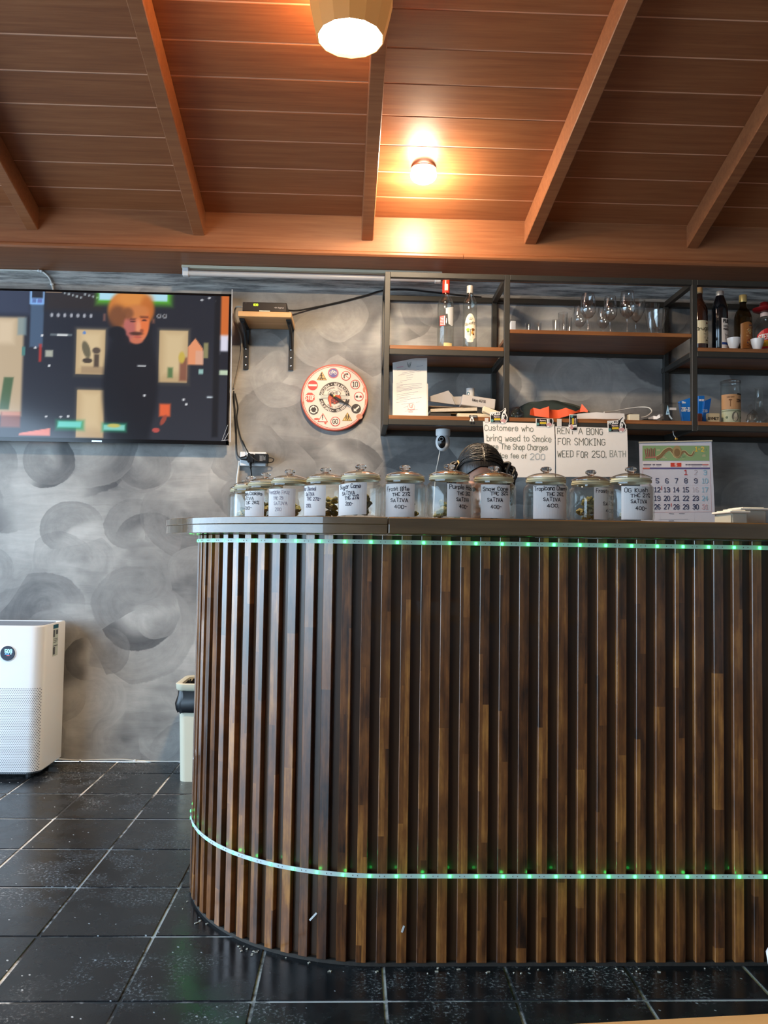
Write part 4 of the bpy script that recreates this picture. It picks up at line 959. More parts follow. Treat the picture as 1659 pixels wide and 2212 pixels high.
o, x0, x1, z1 = cbox('clear_box', 'clear plastic box with pale blue triangle beside the blue packet', 'box', 1434, 1473, 869, 3.75, .05, ZL0, MATS['clear_film'], .003)
pr = Print(wallplane(3.7495), .0005); tx = lambda a, b: (PX(xf(a), zf(b), 3.75), PZ(xf(a), zf(b), 3.75))
pr.poly([tx(1408, 225), tx(1444, 225), tx(1425, 140)], rgb(168, 204, 226), 0); pr.disc(*tx(1425, 205), .004, rgb(90, 130, 170), 1); pr.poly([tx(1440, 225), tx(1468, 262), tx(1455, 268), tx(1432, 235)], rgb(190, 208, 220), 0); pr.rect(*tx(1440, 185), *tx(1500, 165), rgb(205, 200, 198), 0); pr.build('print', o)
M_BLUE = mat('bright_blue_card', rgb(20, 112, 200), .4)
def packet(px, label, rz, Y, dy, words):
    q = [P(a, b, Y) for a, b in px]; q[0].z = q[3].z = ZL0
    o = root('paper_packet', (q[0].x, Y, ZL0), label, 'packet', 'blue rolling paper packets'); build(MB().prism(q, (0, dy, 0)), 'packet_body', M_BLUE, o, bevel=.0012)
    pr = Print(wallplane(Y-.0004), .0005)
    for t, a, b, h, wd, c in words: pr.text(t, PX(a, b, Y), PZ(a, b, Y), h/FPX*Y, c, 0, wd/FPX*Y, h/FPX*Y*.24)
    pr.build('lettering', o)
WH = rgb(228, 232, 238)
packet(((1476, 908), (1467.5, 867), (1491.5, 859), (1491.5, 905)), 'blue rolling paper packet left of the black shelf post', 0, 3.79, .02, [('ZIG-ZAG', 1472, 888, 8, 26, WH), ('Slim', 1473, 871, 4, 8, WH)])
packet(((1508, 908), (1508.5, 855), (1522, 854.5), (1523, 905)), 'blue rolling paper packet standing just right of the black post', 0, 3.80, .02, [('KING SIZE', 1510, 866, 3.5, 11, WH)])
packet(((1516, 907), (1522, 866), (1537, 859.5), (1528, 907)), 'open blue rolling paper packet with pale flap, tilted to the right', 0, 3.76, .02, [('ZIG', 1518, 890, 5, 10, WH)])
o, x0, x1, z1 = cbox('matchbox', 'cream box with dark lettering between blue packets and banknote jar', 'box', 1528, 1555, 892.5, 3.745, .04, ZL0, mat('cream_card', rgb(196, 180, 146), .6))
pr = Print(wallplane(3.7447), .0005); pr.text('GYMET', x0+.004, ZL0+.018, .011, rgb(50, 38, 30), 0, (x1-x0)-.010, .003); pr.build('lettering', o)
o, x0, x1, z1 = cbox('cigar_carton', 'small red and cream carton at the foot of the shelf post', 'box', 1507, 1517, 893, 3.735, .03, ZL0, mat('red_cream_card', rgb(150, 80, 62), .6, noise=.5, nscale=40))
# jar with banknote
YJ = 3.78; Xj = PX(1578, 870, YJ); rj = 21/FPX*YJ; Hj = PZ(1578, 825, YJ)-ZL0
o = root('money_jar', (Xj, YJ, ZL0), 'tall clear jar with kraft label wrapped in a green banknote', 'jar')
build(MB().lathe([(0, 0), (rj*.95, 0), (rj, .004), (rj, Hj*.86), (rj*.98, Hj*.90), (rj*.98, Hj), (rj*.94, Hj), (rj*.94, Hj*.9), (rj*.95, Hj*.86), (rj*.95, .006), (0, .004)], o.location, 32), 'jar_body', M_GLASS, o, smooth=True)
build(MB().lathe([(rj*1.0, Hj-.012), (rj*1.05, Hj-.010), (rj*1.05, Hj+.001), (rj*.9, Hj+.004), (0, Hj+.004)], o.location, 32), 'jar_lid', mat_glass('pale_lid', (.8, .82, .85, 1), 1.5, 2.0), o, smooth=True)
fn = cyl(o.location, rj+.0005); hw = rj*1.5
lb = wrap(o, fn, -hw, hw, Hj*.34, Hj*.68, mat('kraft_label', rgb(186, 140, 96), .6), 'kraft_label', 16)
pr = Print(fn, .0005); pr.text('IZHY', rj*.2, Hj*.50, .013, K, 0, .034, .003); pr.rect(rj*.25, Hj*.665, rj*1.1, Hj*.70, rgb(20, 20, 20), 0, 5); pr.line([(-.020, Hj*.40), (-.020, Hj*.54)], .003, rgb(110, 70, 40), 0); pr.disc(-.020, Hj*.55, .008, rgb(120, 80, 46), 0, 12, .004); pr.text('SANCTUARY', -.036, Hj*.60, .006, rgb(110, 76, 46), 0, .034, .001); pr.build('lettering', lb)
lb = wrap(o, fn, -hw, hw, .004, Hj*.33, mat('banknote_green', rgb(176, 180, 150), .6, noise=.15, nscale=160), 'banknote', 16)
pr = Print(fn, .0005); pr.disc(.002, Hj*.165, .016, rgb(96, 92, 82), 0, 24, .024); pr.disc(.003, Hj*.155, .010, rgb(170, 160, 140), 1, 18, .016); pr.disc(.003, Hj*.20, .008, rgb(190, 182, 160), 2, 16, .010)
for u in (-.036, .036): pr.disc(u, Hj*.15, .006, rgb(96, 110, 86), 0)
for v in (Hj*.30, Hj*.285, Hj*.02): pr.rect(-hw*.95, v, hw*.95, v+.002, rgb(104, 116, 92), 0, 12)
pr.build('print', lb)
# clear water pipe at the right edge
Xb = PX(1640, 880, 3.86)
o = root('glass_water_pipe', (Xb, 3.86, ZL0), 'clear glass water pipe with angled neck right of the banknote jar', 'water pipe')
build(MB().lathe([(0, 0), (.040, 0), (.046, .02), (.044, .05), (.026, .085), (.019, .10), (.019, .19), (.022, .195), (.020, .195), (.017, .19), (.017, .10), (.024, .085), (.041, .05), (.043, .02), (.037, .004), (0, .004)], o.location, 28), 'flask', M_GLASS, o, smooth=True)
build(MB().tube([o.location+Vector((-.03, -.02, .04)), o.location+Vector((-.055, -.035, .085)), o.location+Vector((-.066, -.042, .10))], [.008, .008, .012], 12), 'side_stem', M_GLASS, o, smooth=True)
blob('plastic_bag', 'crumpled clear bag beside the banknote jar', 'plastic bag', MATS['clear_film'], (PX(1624, 890, 3.76), 3.755, ZL0+.0005), .024, .024, .045, 21, .9)

# ================================================================ SIGNS, STICKERS, CAMERA, CALENDAR
YS = SF-T-.006
def sign(label, corners, lines, Y, wd):
    q = [P(a, b, Y) for a, b in corners]
    o = root('paper_sign', ((q[0].x+q[1].x)/2, Y, min(q[2].z, q[3].z)), label, 'sign', 'handwritten paper signs hung from the shelf')
    def fn(u, v):
        return Vector((u, Y-.006*math.sin(max(0, min(1, (q[0].z-v)/.25))*math.pi), v)), Vector((0, -1, 0))
    mb = MB(); rows = []
    for i in range(9):
        t = i/8; a = q[0].lerp(q[3], t); b = q[1].lerp(q[2], t)
        rows.append([fn(a.lerp(b, j/4).x, a.lerp(b, j/4).z)[0] for j in range(5)])
    mb.grid(rows); n = len(mb.v); rows2 = [[p+Vector((0, .0009, 0)) for p in r] for r in rows]; mb.grid(rows2)
    sh = build(mb, 'sheet', M_PAPER, o, smooth=True)
    pr = Print(fn, .0008)
    for t, x0, x1, yb, hp, c, w2 in lines:
        pr.text(t, PX(x0, yb, Y), PZ(x0, yb, Y), hp/FPX*Y, c, 0, (x1-x0)/FPX*Y, w2/FPX*Y, .10, (-.008 if False else 0))
    pr.build('lettering', o); return o
GR = rgb(112, 116, 108); LG = rgb(168, 174, 178); GR2 = rgb(96, 100, 94)
zq = lambda x, y: (1030+x/4.88, 870+y/4.88)
def zl_(t, x0, x1, yb, h, c, w2=1.35):
    a, y = zq(x0, yb); b, _ = zq(x1, yb); return (t, a, b, y, h/4.88, c, w2)
sign('handwritten white paper sign about bringing weed to smoke, hung on the shelf front', ((1043.5, 910.5), (1197.5, 916), (1198.5, 1031), (1049, 1031)),
     [zl_('Customere who', 82, 600, 293, 62, GR), zl_('bring weed to Smoke', 104, 792, 402, 66, GR), zl_('here The Shop Charges', 108, 752, 490, 60, GR), zl_('Service fee of', 120, 525, 580, 52, GR), zl_('200', 560, 715, 600, 62, LG, 1.8)], YS, 0)
sign('handwritten white paper sign offering to rent a bong for 250 bath', ((1199.5, 921), (1354.5, 925), (1356, 1030), (1201, 1030)),
     [zl_('RENT A BONG', 848, 1335, 328, 64, GR2), zl_('FOR SMOKING', 852, 1358, 443, 72, GR2), zl_('WEED FOR', 846, 1170, 573, 66, GR2), zl_('250.', 1208, 1365, 578, 66, GR2), zl_('BATH', 1398, 1566, 572, 66, rgb(140, 144, 138))], YS, 0)
for px0, px1, y0, y1, lab in ((1047, 1055, 903, 913, 'left'), (1203, 1213, 905, 921, 'middle')):
    o = build(MB().box(PX(px0, y0, YS), PX(px1, y0, YS), YS-.0022, YS-.0012, PZ(px0, y1, YS), PZ(px0, y0, YS)), 'tape_strip', mat('matt_tape', rgb(206, 200, 194), .5))
    tag(o, 'short strip of whitish tape holding the weed sign' if lab == 'left' else 'longer strip of whitish tape between the two paper signs', 'tape')
KB = rgb(26, 26, 30); WS = rgb(232, 230, 226); YE_ = rgb(206, 178, 52); TE = rgb(92, 142, 140); PK = rgb(196, 150, 150)
def sticker(px, py, wpx, rot, label, Y=YS-.003, clip=None, mode='full'):
    c = P(px, py, Y); s = wpx/FPX*Y/40.0; o = root('rocket_sticker', c, label, 'sticker', 'rocket stickers on the paper signs')
    ca, sa = math.cos(rot), math.sin(rot)
    U = Vector((ca, 0, sa)); V = Vector((-sa, 0, ca)); f = plane(c, U, V)
    out = [(-19, 11), (3, 12), (8, 14), (13, 19), (16, 20), (17, 15), (16, 9), (20, 0), (19, -8), (14, -14), (7, -15), (2, -13), (-19, -13)]
    if mode == 'low': out = [(-19, 5), (19, 5), (20, 0), (19, -8), (14, -14), (7, -15), (2, -13), (-19, -13)]
    mb = MB().prism([c+U*x*s+V*y*s for x, y in out], Vector((0, .0012, 0))); build(mb, 'vinyl', mat('white_vinyl', WS, .35), o)
    pr = Print(lambda u, v: f(u*s, v*s), .0003)
    pr.poly([(x*.90, y*.90-.2) for x, y in out], KB, 0)
    if mode == 'full':
        pr.text('APOLLO', -17, 5.2, 4.6, WS, 1, 20, 1.3); pr.line([(-16, 3.4), (2, 3.6)], .9, rgb(150, 150, 150), 1)
    pr.text('Dispensary', -10, -.6, 2.6, rgb(222, 196, 190), 1, 13, .6)
    pr.rect(-10, -7, 4, -2.6, YE_, 1); pr.disc(-14.5, -7.5, 3.2, TE, 1, 12); pr.disc(10, -8, 6.2, PK, 1, 18, 4.6); pr.rect(-8, -10.5, 2, -8, rgb(90, 90, 96), 1); pr.disc(8, -12, 3, WS, 1, 12, 1.6)
    if mode == 'full':
        pr.poly([(6, -6), (11.5, -4), (15.5, 9), (15, 17.5), (10, 12), (6.5, 3)], WS, 2); pr.disc(11.8, 6, 2.0, KB, 3, 12); pr.poly([(6, -5), (3.5, -8), (7.5, -4)], WS, 2); pr.line([(9, -3), (10.5, 2)], 1.0, KB, 3)
    else: pr.poly([(5, 4), (11, 4), (11, -4), (6, -6)], WS, 2); pr.line([(8.5, 3), (8, -3)], 1.0, KB, 3)
    pr.build('print', o); return o
sticker(1077, 901, 40, .02, 'black and white rocket sticker at the top left of the weed sign')
sticker(1176, 909, 40, .0, 'half covered rocket sticker at the top right of the weed sign', mode='low')
sticker(1242, 913, 38, -1.5708, 'rocket sticker turned on its side above the words rent a bong', mode='low')
sticker(1332, 920, 42, .05, 'black and white rocket sticker at the top right of the bong sign')
o = root('paper_tag', P(1021, 904, YS-.003), 'small dark tag with white letter A on the shelf edge', 'tag')
build(MB().box(o.location.x-.016, o.location.x+.022, YS-.004, YS-.002, o.location.z+.003, o.location.z+.014), 'tag_card', mat('dark_tag', KB, .4), o)
pr = Print(lambda u, v: (o.location+Vector((u, -.0025, v)), Vector((0, -1, 0))), .0004); pr.line([(-.012, -.012), (-.004, .010), (.004, -.012)], .005, WS, 0); pr.line([(-.009, -.012), (.001, -.012)], .003, WS, 1); pr.rect(-.013, .006, .018, .010, rgb(150, 148, 146), 0); pr.build('lettering', o)
# security camera
YC = 3.80; zc_ = zlo
xc = PX(957, 930, YC); zc0 = PZ(957, 921, YC)
sc = root('security_camera', (xc, YC, zc0-.05), 'white round security camera hanging under the black shelf', 'camera')
rb = 16/FPX*YC
build(MB().lathe([(0, zlo+.001-zc0), (rb, zlo+.001-zc0), (rb, -.040), (rb*.92, -.046), (0, -.046)], (xc, YC, zc0), 28), 'camera_base', M_WHITEP, sc, smooth=True)
hc = Vector((xc-.001, YC-.004, zc0-.075)); fd = Vector((-.28, -.95, -.10)).normalized()
hm = MB(); hm.ball(hc, .034, .034, .043, 24, 16); build(hm, 'camera_head', M_WHITEP, sc, smooth=True)
rt = fd.cross(Vector((0, 0, 1))).normalized(); up = rt.cross(fd)
def facepatch(hw, hh, dz, lift, bean=0.0, N=28):
    pts = []
    for kx in range(N):
        a = 2*math.pi*kx/N; u = hw*math.cos(a)+bean*(math.sin(a)**2)*.5; v = hh*math.sin(a)+dz
        d = fd*1.0+rt*u*-1+up*v; d.normalize()
        e = Vector((d.x*.034, d.y*.034, d.z*.043)); pts.append(hc+e+d*lift)
    return pts
def patchmesh(hw, hh, dz, lift, rings=5):
    mb = MB(); rows = []
    for r in range(rings, 0, -1):
        rows.append(facepatch(hw*r/rings, hh*r/rings, dz, lift))
    rows.append([sum(rows[-1], Vector())/len(rows[-1])]*len(rows[-1])); mb.grid(rows, True); return mb
build(patchmesh(.66, .92, .05, .0008), 'camera_face', mat('gloss_black', rgb(18, 18, 20), .1), sc, smooth=True)
lp = hc+Vector(((fd+up*.35).normalized().x*.034, (fd+up*.35).normalized().y*.034, (fd+up*.35).normalized().z*.043))
mb = MB(); ln = (fd+up*.3).normalized(); u_ = ln.cross(Vector((0, 0, 1))).normalized(); v_ = u_.cross(ln)
mb.tube([lp+ln*.002+(u_*math.cos(a)+v_*math.sin(a))*.0085 for a in [2*math.pi*i/24 for i in range(24)]], .0014, 6, closed=True); build(mb, 'lens_ring', mat('grey_ring', rgb(160, 160, 160), .3), sc, smooth=True)
build(MB().tube(smoothpath([(xc-.012, YC, zc0-.108), (xc-.018, YC+.03, zc0-.16), (xc-.024, YC+.1, zc0-.24), (xc-.026, YC+.18, zc0-.5), (xc-.03, 4.052, zc0-1.0)]), .0026, 8), 'camera_cable', M_WHITEC, sc, smooth=True)
# calendar
YK = 3.72
q = [P(a, b, YK) for a, b in ((1381, 957), (1537, 953.5), (1546, 1148), (1386, 1148))]
cal = root('wall_calendar', ((q[0].x+q[1].x)/2, YK, q[2].z), 'large paper calendar with snake picture hung from the shelf by a cord', 'calendar')
mb = MB().prism(q, (0, .004, 0)); build(mb, 'calendar_sheets', mat('calendar_paper', rgb(206, 208, 222), .6, noise=.02), cal)
def cf(px, py):
    p_ = P(px, py, YK); return (p_.x, p_.z)
pr = Print(wallplane(YK), .0006)
def crect(x0, y0, x1, y1, c, L=0):
    a = z7(x0, y0); b = z7(x1, y1); pr.poly([cf(a[0], a[1]), cf(b[0], a[1]-.0), cf(b[0], b[1]), cf(a[0], b[1])], c, L)
crect(248, 222, 1000, 392, rgb(138, 168, 122)); 
rr = random.Random(5)
for i in range(26):
    x_, y_ = rr.uniform(260, 960), rr.uniform(235, 370); crect(x_, y_, x_+rr.uniform(8, 40), y_+rr.uniform(6, 22), rr.choice((rgb(150, 176, 130), rgb(176, 176, 140), rgb(120, 152, 110))), 1)
TA, TB = rgb(132, 108, 76), rgb(168, 146, 104)
def cline(pts, wpx, c, L): pr.line([cf(*z7(a, b)) for a, b in pts], wpx/5.2/FPX*YK, c, L)
bod = smoothpath([(410, 362, 0), (450, 340, 0), (500, 285, 0), (550, 262, 0), (585, 290, 0), (615, 335, 0), (650, 345, 0), (690, 300, 0), (720, 290, 0), (760, 325, 0), (800, 332, 0), (825, 290, 0)], 5)
for i in range(len(bod)-1): w2 = 40-26*i/len(bod); cline([bod[i][:2], bod[i+1][:2]], w2+10, rgb(214, 204, 160), 2); 
for i in range(len(bod)-1): w2 = 40-26*i/len(bod); cline([bod[i][:2], bod[i+1][:2]], w2, TA, 3)
pr.disc(*cf(*z7(634, 290)), 52/5.2/FPX*YK, TB, 4, 20, 70/5.2/FPX*YK); pr.disc(*cf(*z7(634, 300)), 34/5.2/FPX*YK, TA, 5, 20, 46/5.2/FPX*YK)
for i in range(6): cline([(290+i*18, 350), (275+i*22, 262-(i % 2)*10)], 10, rgb(150, 92, 86), 3)
cline([(280, 358), (400, 350)], 18, rgb(170, 120, 104), 3)
def ctext(t, xa, yb, h, xb, c, wpx, L=2):
    a = z7(xa, yb); b = z7(xb, yb); s_ = YK/FPX; pr.text(t, *cf(*a), h/5.2*s_, c, L, (b[0]-a[0])*s_, wpx/5.2*s_)
ctext('1-2', 842, 285, 50, 940, rgb(230, 200, 84), 10)
crect(250, 405, 1005, 466, rgb(232, 226, 232)); crect(563, 415, 684, 460, rgb(208, 74, 60), 1); ctext('5', 612, 452, 30, 636, rgb(245, 235, 235), 6)
for a, b in ((262, 342), (365, 385), (405, 455), (735, 750), (765, 785), (797, 915), (925, 985)): cline([(a, 436), (b, 436)], 14, rgb(118, 112, 128) if a < 900 else rgb(200, 120, 120), 1); cline([(a+4, 452), (b-10, 452)], 5, rgb(160, 156, 168), 1)
crect(250, 470, 330, 486, rgb(206, 110, 98), 1); crect(330, 468, 1005, 484, rgb(98, 92, 140), 1)
cols = [308, 415, 522, 628, 735, 845, 950]; NV, RD, CY_ = rgb(66, 70, 100), rgb(186, 52, 54), rgb(146, 190, 214)
base = [548, 642, 742, 838, 934]; d = 1
for r_ in range(5):
    for c_ in range(7):
        if r_ == 0 and c_ < 4: continue
        if d > 31: break
        t = str(d); col = RD if (c_ == 0 or d == 1) else (CY_ if c_ == 6 else NV)
        hw = 16 if len(t) == 1 else 32
        if d in (2, 16, 31): col = rgb(176, 162, 172) if d != 31 else rgb(204, 168, 176)
        ctext(t, cols[c_]-hw, base[r_], 52, cols[c_]+hw, col, 8.5 if d not in (2, 16) else 4)
        d += 1
for x_, y_ in ((462, 700), (570, 890)): cline([(x_, y_-20), (x_, y_+18)], 7, RD, 2)
for y_ in (572, 665, 765, 862): cline([(255, y_), (1015, y_+4)], 1.5, rgb(196, 190, 204), 1)
for a, b in (((250, 970), (1025, 966)), ((250, 500), (250, 968)), ((1008, 490), (1024, 966))): cline([a, b], 2.5, rgb(190, 130, 140), 1)
cline([(545, 985), (600, 988)], 5, rgb(110, 108, 120), 1); cline([(660, 985), (720, 985)], 5, rgb(110, 108, 120), 1); cline([(430, 1052), (760, 1048)], 3, rgb(170, 172, 184), 1); cline([(545, 1068), (600, 1066)], 6, rgb(90, 90, 100), 1)
for x_ in (830, 445): cline([(x_, 975), (x_, 1085)], 2, rgb(190, 190, 200), 1)
pr.build('calendar_print', cal)
a, b = P(1381, 957, YK), P(1537, 953.5, YK)
build(MB().tube([a+Vector((-.002, -.001, .002)), b+Vector((.002, -.001, .002))], .004, 8), 'top_binding', mat('pale_binding', rgb(196, 190, 176), .4), cal)
hk = P(1461, 949, YK); build(MB().ball(hk+Vector((0, 0, .002)), .008, .006, .007), 'hanger_clip', mat('brass', rgb(206, 160, 84), .25, .9), cal, smooth=True)
build(MB().tube(smoothpath([hk+Vector((0, 0, .006)), hk+Vector((-.012, 0, .02)), hk+Vector((-.018, -.004, .045)), Vector((hk.x-.016, YK-.002, zlo+.002))]), .0016, 6), 'hanging_cord', M_WHITEC, cal, smooth=True)

# ================================================================ WALL: BATTEN, TV, SET-TOP SHELF, CLOCK, SOCKET
YB = 3.93
x0, x1 = PX(393, 575, YB), PX(955, 586, YB)
bt = root('tube_light', ((x0+x1)/2, YB, ZP-.05), 'unlit white fluorescent tube light under the brown ceiling beam', 'light')
build(MB().box(x0, x1, YB-.012, YB+.02, ZP-.016, ZP-.001), 'batten', M_CREAM, bt, bevel=.002)
build(MB().tube([(x0+.035, YB-.004, ZP-.040), (x1-.035, YB-.004, ZP-.040)], .0135, 16), 'tube', mat('milky_tube', rgb(212, 208, 206), .25), bt, smooth=True)
for xx in (x0+.006, x1-.036): build(MB().box(xx, xx+.03, YB-.018, YB+.012, ZP-.056, ZP-.014), 'lamp_holder', M_WHITEP, bt, bevel=.003)
cw = root('wall_cable', (-1.2, 4.05, 2.3), 'white cable clipped along the wall top and bending down behind the television', 'cable')
zc1 = PZ(0, 583, 4.05)
build(MB().tube(smoothpath([(RX0+.02, 4.05, zc1+.0), (PX(0, 583, 4.05), 4.05, zc1), (PX(60, 584, 4.05), 4.05, PZ(60, 584.5, 4.05)), P(88, 586, 4.05), P(103, 596, 4.05), P(111, 610, 4.05), P(116, 632, 4.05)]), .0048, 10), 'sheath', M_WHITEC, cw, smooth=True)
for a in ((84, 585), (89, 586), (112, 614)): build(MB().ball(P(a[0], a[1], 4.046), .009, .007, .007, 10, 6), 'clip', M_WHITEP, cw, smooth=True)
cw2 = root('floor_cable', (-.9, 4.05, .015), 'white cable clipped along the foot of the grey wall', 'cable')
build(MB().tube(smoothpath([P(60, 1636, 4.05), P(130, 1640, 4.05), P(172, 1643, 4.05), P(200, 1641.5, 4.05), P(260, 1640.5, 4.05), P(292, 1643, 4.05), P(340, 1645, 4.05), P(420, 1645, 4.05), P(500, 1646, 4.05)]), .0036, 8), 'sheath', M_WHITEC, cw2, smooth=True)
for a in ((173, 1643), (291, 1643)): build(MB().ball(P(a[0], a[1], 4.045), .008, .006, .006, 10, 6), 'clip', M_WHITEP, cw2, smooth=True)
# television
YT = 4.0
tx1 = PX(497, 800, YT); ty1 = PZ(497, 637, YT); ty0 = PZ(497, 962, YT); th_ = ty1-ty0; tx0 = tx1-th_*1.735
tv = root('television', ((tx0+tx1)/2, YT, ty0), 'large wall television showing a red-haired man in a dark shop', 'television')
bz = .010
fr_ = MB(); fr_.box(tx0, tx1, YT-.012, YT+.016, ty1-bz, ty1); fr_.box(tx0, tx1, YT-.012, YT+.016, ty0, ty0+bz*1.9); fr_.box(tx0, tx0+bz, YT-.012, YT+.016, ty0, ty1); fr_.box(tx1-bz, tx1, YT-.012, YT+.016, ty0, ty1)
build(fr_, 'bezel', mat('piano_black', rgb(16, 15, 17), .14), tv, bevel=.002)
build(MB().box(tx0+.03, tx1-.03, YT+.012, 4.056, ty0+.05, ty1-.05), 'back_housing', M_BLACKM, tv, bevel=.006)
sx0, sx1, sz0, sz1 = tx0+bz, tx1-bz, ty0+bz*1.9, ty1-bz
NX, NZ = 230, 132
gx, gz = np.meshgrid(np.linspace(sx0, sx1, NX), np.linspace(sz0, sz1, NZ))
pxg = np.zeros_like(gx); pyg = np.zeros_like(gx)
for j in range(NZ):                                               # lay the picture out in the units of my sketch of it (crop of the screen)
    pxg[j] = (gx[j]-PX(0, 800, YT))/(PX(500, 800, YT)-PX(0, 800, YT))*500
    pyg[j] = 637+(ty1-gz[j])/(ty1-ty0)*(962-637)
CX3, CY3 = pxg*3.19, (pyg-560)*3.19
img = np.zeros((NZ, NX, 3)); img[:] = [33, 34, 40]
img += (np.clip((CY3-500)/700, 0, 1)*10)[..., None]
def ss(d, w_): return np.clip(.5-d/w_, 0, 1)**2*(3-2*np.clip(.5-d/w_, 0, 1))
def paint(mask, c, a=1.0):
    global img; m_ = (mask*a)[..., None]; img = img*(1-m_)+np.array(c, float)*m_
def prect(x0, y0, x1, y1, c, soft=10, a=1.0, sk=0.0):
    X_ = CX3-sk*(CY3-y0); d = np.maximum(np.maximum(x0-X_, X_-x1), np.maximum(y0-CY3, CY3-y1)); paint(ss(d, soft), c, a)
def pell(x, y, rx, ry, c, soft=.3, a=1.0, rot=0.0):
    dx, dy = CX3-x, CY3-y; u = dx*math.cos(rot)+dy*math.sin(rot); v = -dx*math.sin(rot)+dy*math.cos(rot)
    d = np.sqrt((u/rx)**2+(v/ry)**2)-1; paint(ss(d, soft), c, a)
prect(-600, 200, 200, 420, (52, 58, 76), 60, .8); prect(-600, 420, -200, 1240, (36, 36, 42), 80)
prect(200, 340, 290, 640, (66, 84, 106), 14); prect(-40, 440, 158, 1110, (206, 176, 132), 30, .9); prect(-20, 460, 90, 620, (226, 200, 160), 60, .7); prect(115, 440, 175, 560, (120, 140, 140), 20, .8); prect(-400, 470, -150, 1100, (150, 128, 96), 40, .8)
prect(34, 850, 100, 1070, (56, 84, 46), 16, .9, -.12); prect(20, 1085, 155, 1190, (150, 74, 48), 20, .8); prect(30, 1085, 150, 1110, (232, 160, 130), 14, .6)
prect(150, 640, 172, 700, (70, 120, 110), 10)
prect(192, 216, 204, 345, (140, 186, 240), 5); prect(280, 216, 292, 345, (140, 186, 240), 5); prect(196, 305, 290, 350, (130, 180, 240), 6); prect(208, 312, 236, 336, (86, 108, 160), 4); prect(244, 312, 278, 336, (96, 108, 170), 4); prect(300, 216, 412, 262, (252, 200, 150), 10)
prect(300, 262, 700, 380, (44, 36, 32), 60, .8)
for i in range(7): pell(345+i*45, 418, 10, 14, (200, 200, 205), .8, .8)
for i in range(9): pell(430+i*28, 265+(i*37 % 30), 7, 8, (190, 200, 200), .9, .8)
prect(655, 200, 1165, 330, (96, 196, 44), 70, .95); prect(668, 200, 1140, 306, (178, 226, 240), 12)
prect(700, 400, 716, 450, (150, 96, 80), 14, .7)
prect(340, 545, 490, 560, (120, 130, 130), 10, .7); prect(385, 548, 460, 560, (230, 230, 225), 8)
for (x0_, y0_, x1_, y1_) in ((520, 512, 718, 818), (1092, 505, 1290, 862), (536, 926, 724, 1250)):
    prect(x0_-16, y0_-16, x1_+20, y1_+22, (58, 56, 54), 24, .8); prect(x0_, y0_, x1_, y1_, (196, 164, 116), 10); prect(x0_+30, y0_+15, x1_-20, y1_-60, (226, 198, 148), 90, .8)
pell(590, 650, 26, 60, (92, 84, 60), .4, .9, -.3); pell(600, 725, 34, 18, (70, 58, 46), .4); pell(660, 655, 28, 22, (86, 70, 56), .5); prect(645, 680, 680, 770, (80, 64, 50), 16); prect(560, 765, 715, 812, (150, 122, 90), 16, .6); pell(573, 535, 10, 12, (90, 130, 190), .5)
prect(1155, 760, 1190, 830, (76, 110, 60), 20, .9); prect(1236, 690, 1290, 850, (120, 62, 46), 24, .8); pell(1250, 690, 22, 40, (206, 176, 70), .6)
# the man: dark coat, red hair, face lit orange
prect(770, 470, 1040, 1260, (24, 24, 28), 60); pell(900, 900, 190, 420, (24, 24, 28), .25); 
pell(888, 370, 158, 138, (206, 118, 46), .22); pell(800, 420, 66, 80, (110, 62, 36), .7, .85); pell(905, 290, 120, 56, (232, 146, 62), .9, .8); pell(1000, 360, 50, 90, (190, 96, 34), .8, .7)
pell(932, 474, 84, 128, (224, 122, 78), .16); pell(880, 500, 44, 84, (176, 92, 92), .8, .75); pell(985, 450, 34, 90, (238, 116, 56), .7, .9); pell(930, 380, 86, 46, (208, 122, 60), .7, .9); pell(868, 395, 40, 40, (120, 68, 38), .8, .8)
pell(945, 490, 16, 50, (246, 158, 112), .9, .7); pell(968, 512, 14, 12, (130, 60, 44), .9, .7)
prect(888, 428, 926, 440, (84, 44, 32), 16, .9, -.5); prect(952, 412, 1008, 424, (86, 40, 26), 16, .9, .5); pell(905, 450, 18, 6, (60, 32, 28), .9); pell(984, 440, 18, 6, (60, 32, 28), .9)
pell(930, 532, 46, 13, (70, 38, 30), .8, .9); pell(942, 556, 26, 8, (186, 80, 66), .8); pell(936, 584, 40, 16, (206, 108, 78), .9, .8); pell(850, 580, 34, 40, (24, 24, 28), .6, .9)
pell(800, 530, 60, 45, (24, 24, 28), .4)
prect(1040, 428, 1056, 458, (150, 90, 66), 10, .7)
for x_ in (1085, 1125): pell(x_, 408, 16, 16, (170, 170, 170), .3, .8); pell(x_, 405, 9, 9, (40, 34, 34), .5)
X_ = CX3; paint(ss(np.maximum(np.maximum(np.abs(X_-1340)-(CY3-558)*.78-2, 1292-X_), np.maximum(X_-1396, CY3-738)), 8), (238, 150, 100)); prect(1345, 640, 1400, 735, (226, 170, 140), 10, .8); prect(1400, 585, 1432, 690, (170, 160, 100), 14, .8)
prect(945, 748, 1005, 758, (200, 200, 200), 8); prect(1430, 952, 1500, 962, (210, 220, 225), 8); prect(1370, 768, 1400, 800, (150, 190, 180), 8)
prect(1105, 1010, 1180, 1095, (236, 96, 50), 22); pell(1135, 1120, 16, 40, (170, 70, 50), .5, .9, .5); pell(1085, 1190, 26, 16, (190, 76, 66), .5)
prect(400, 1135, 590, 1200, (30, 150, 90), 40, .8); prect(415, 1142, 575, 1182, (110, 214, 196), 14, 1, -.15); prect(715, 1150, 880, 1205, (40, 160, 110), 36, .8); prect(725, 1160, 870, 1196, (130, 208, 190), 14); pell(795, 1165, 44, 14, (200, 190, 90), .6)
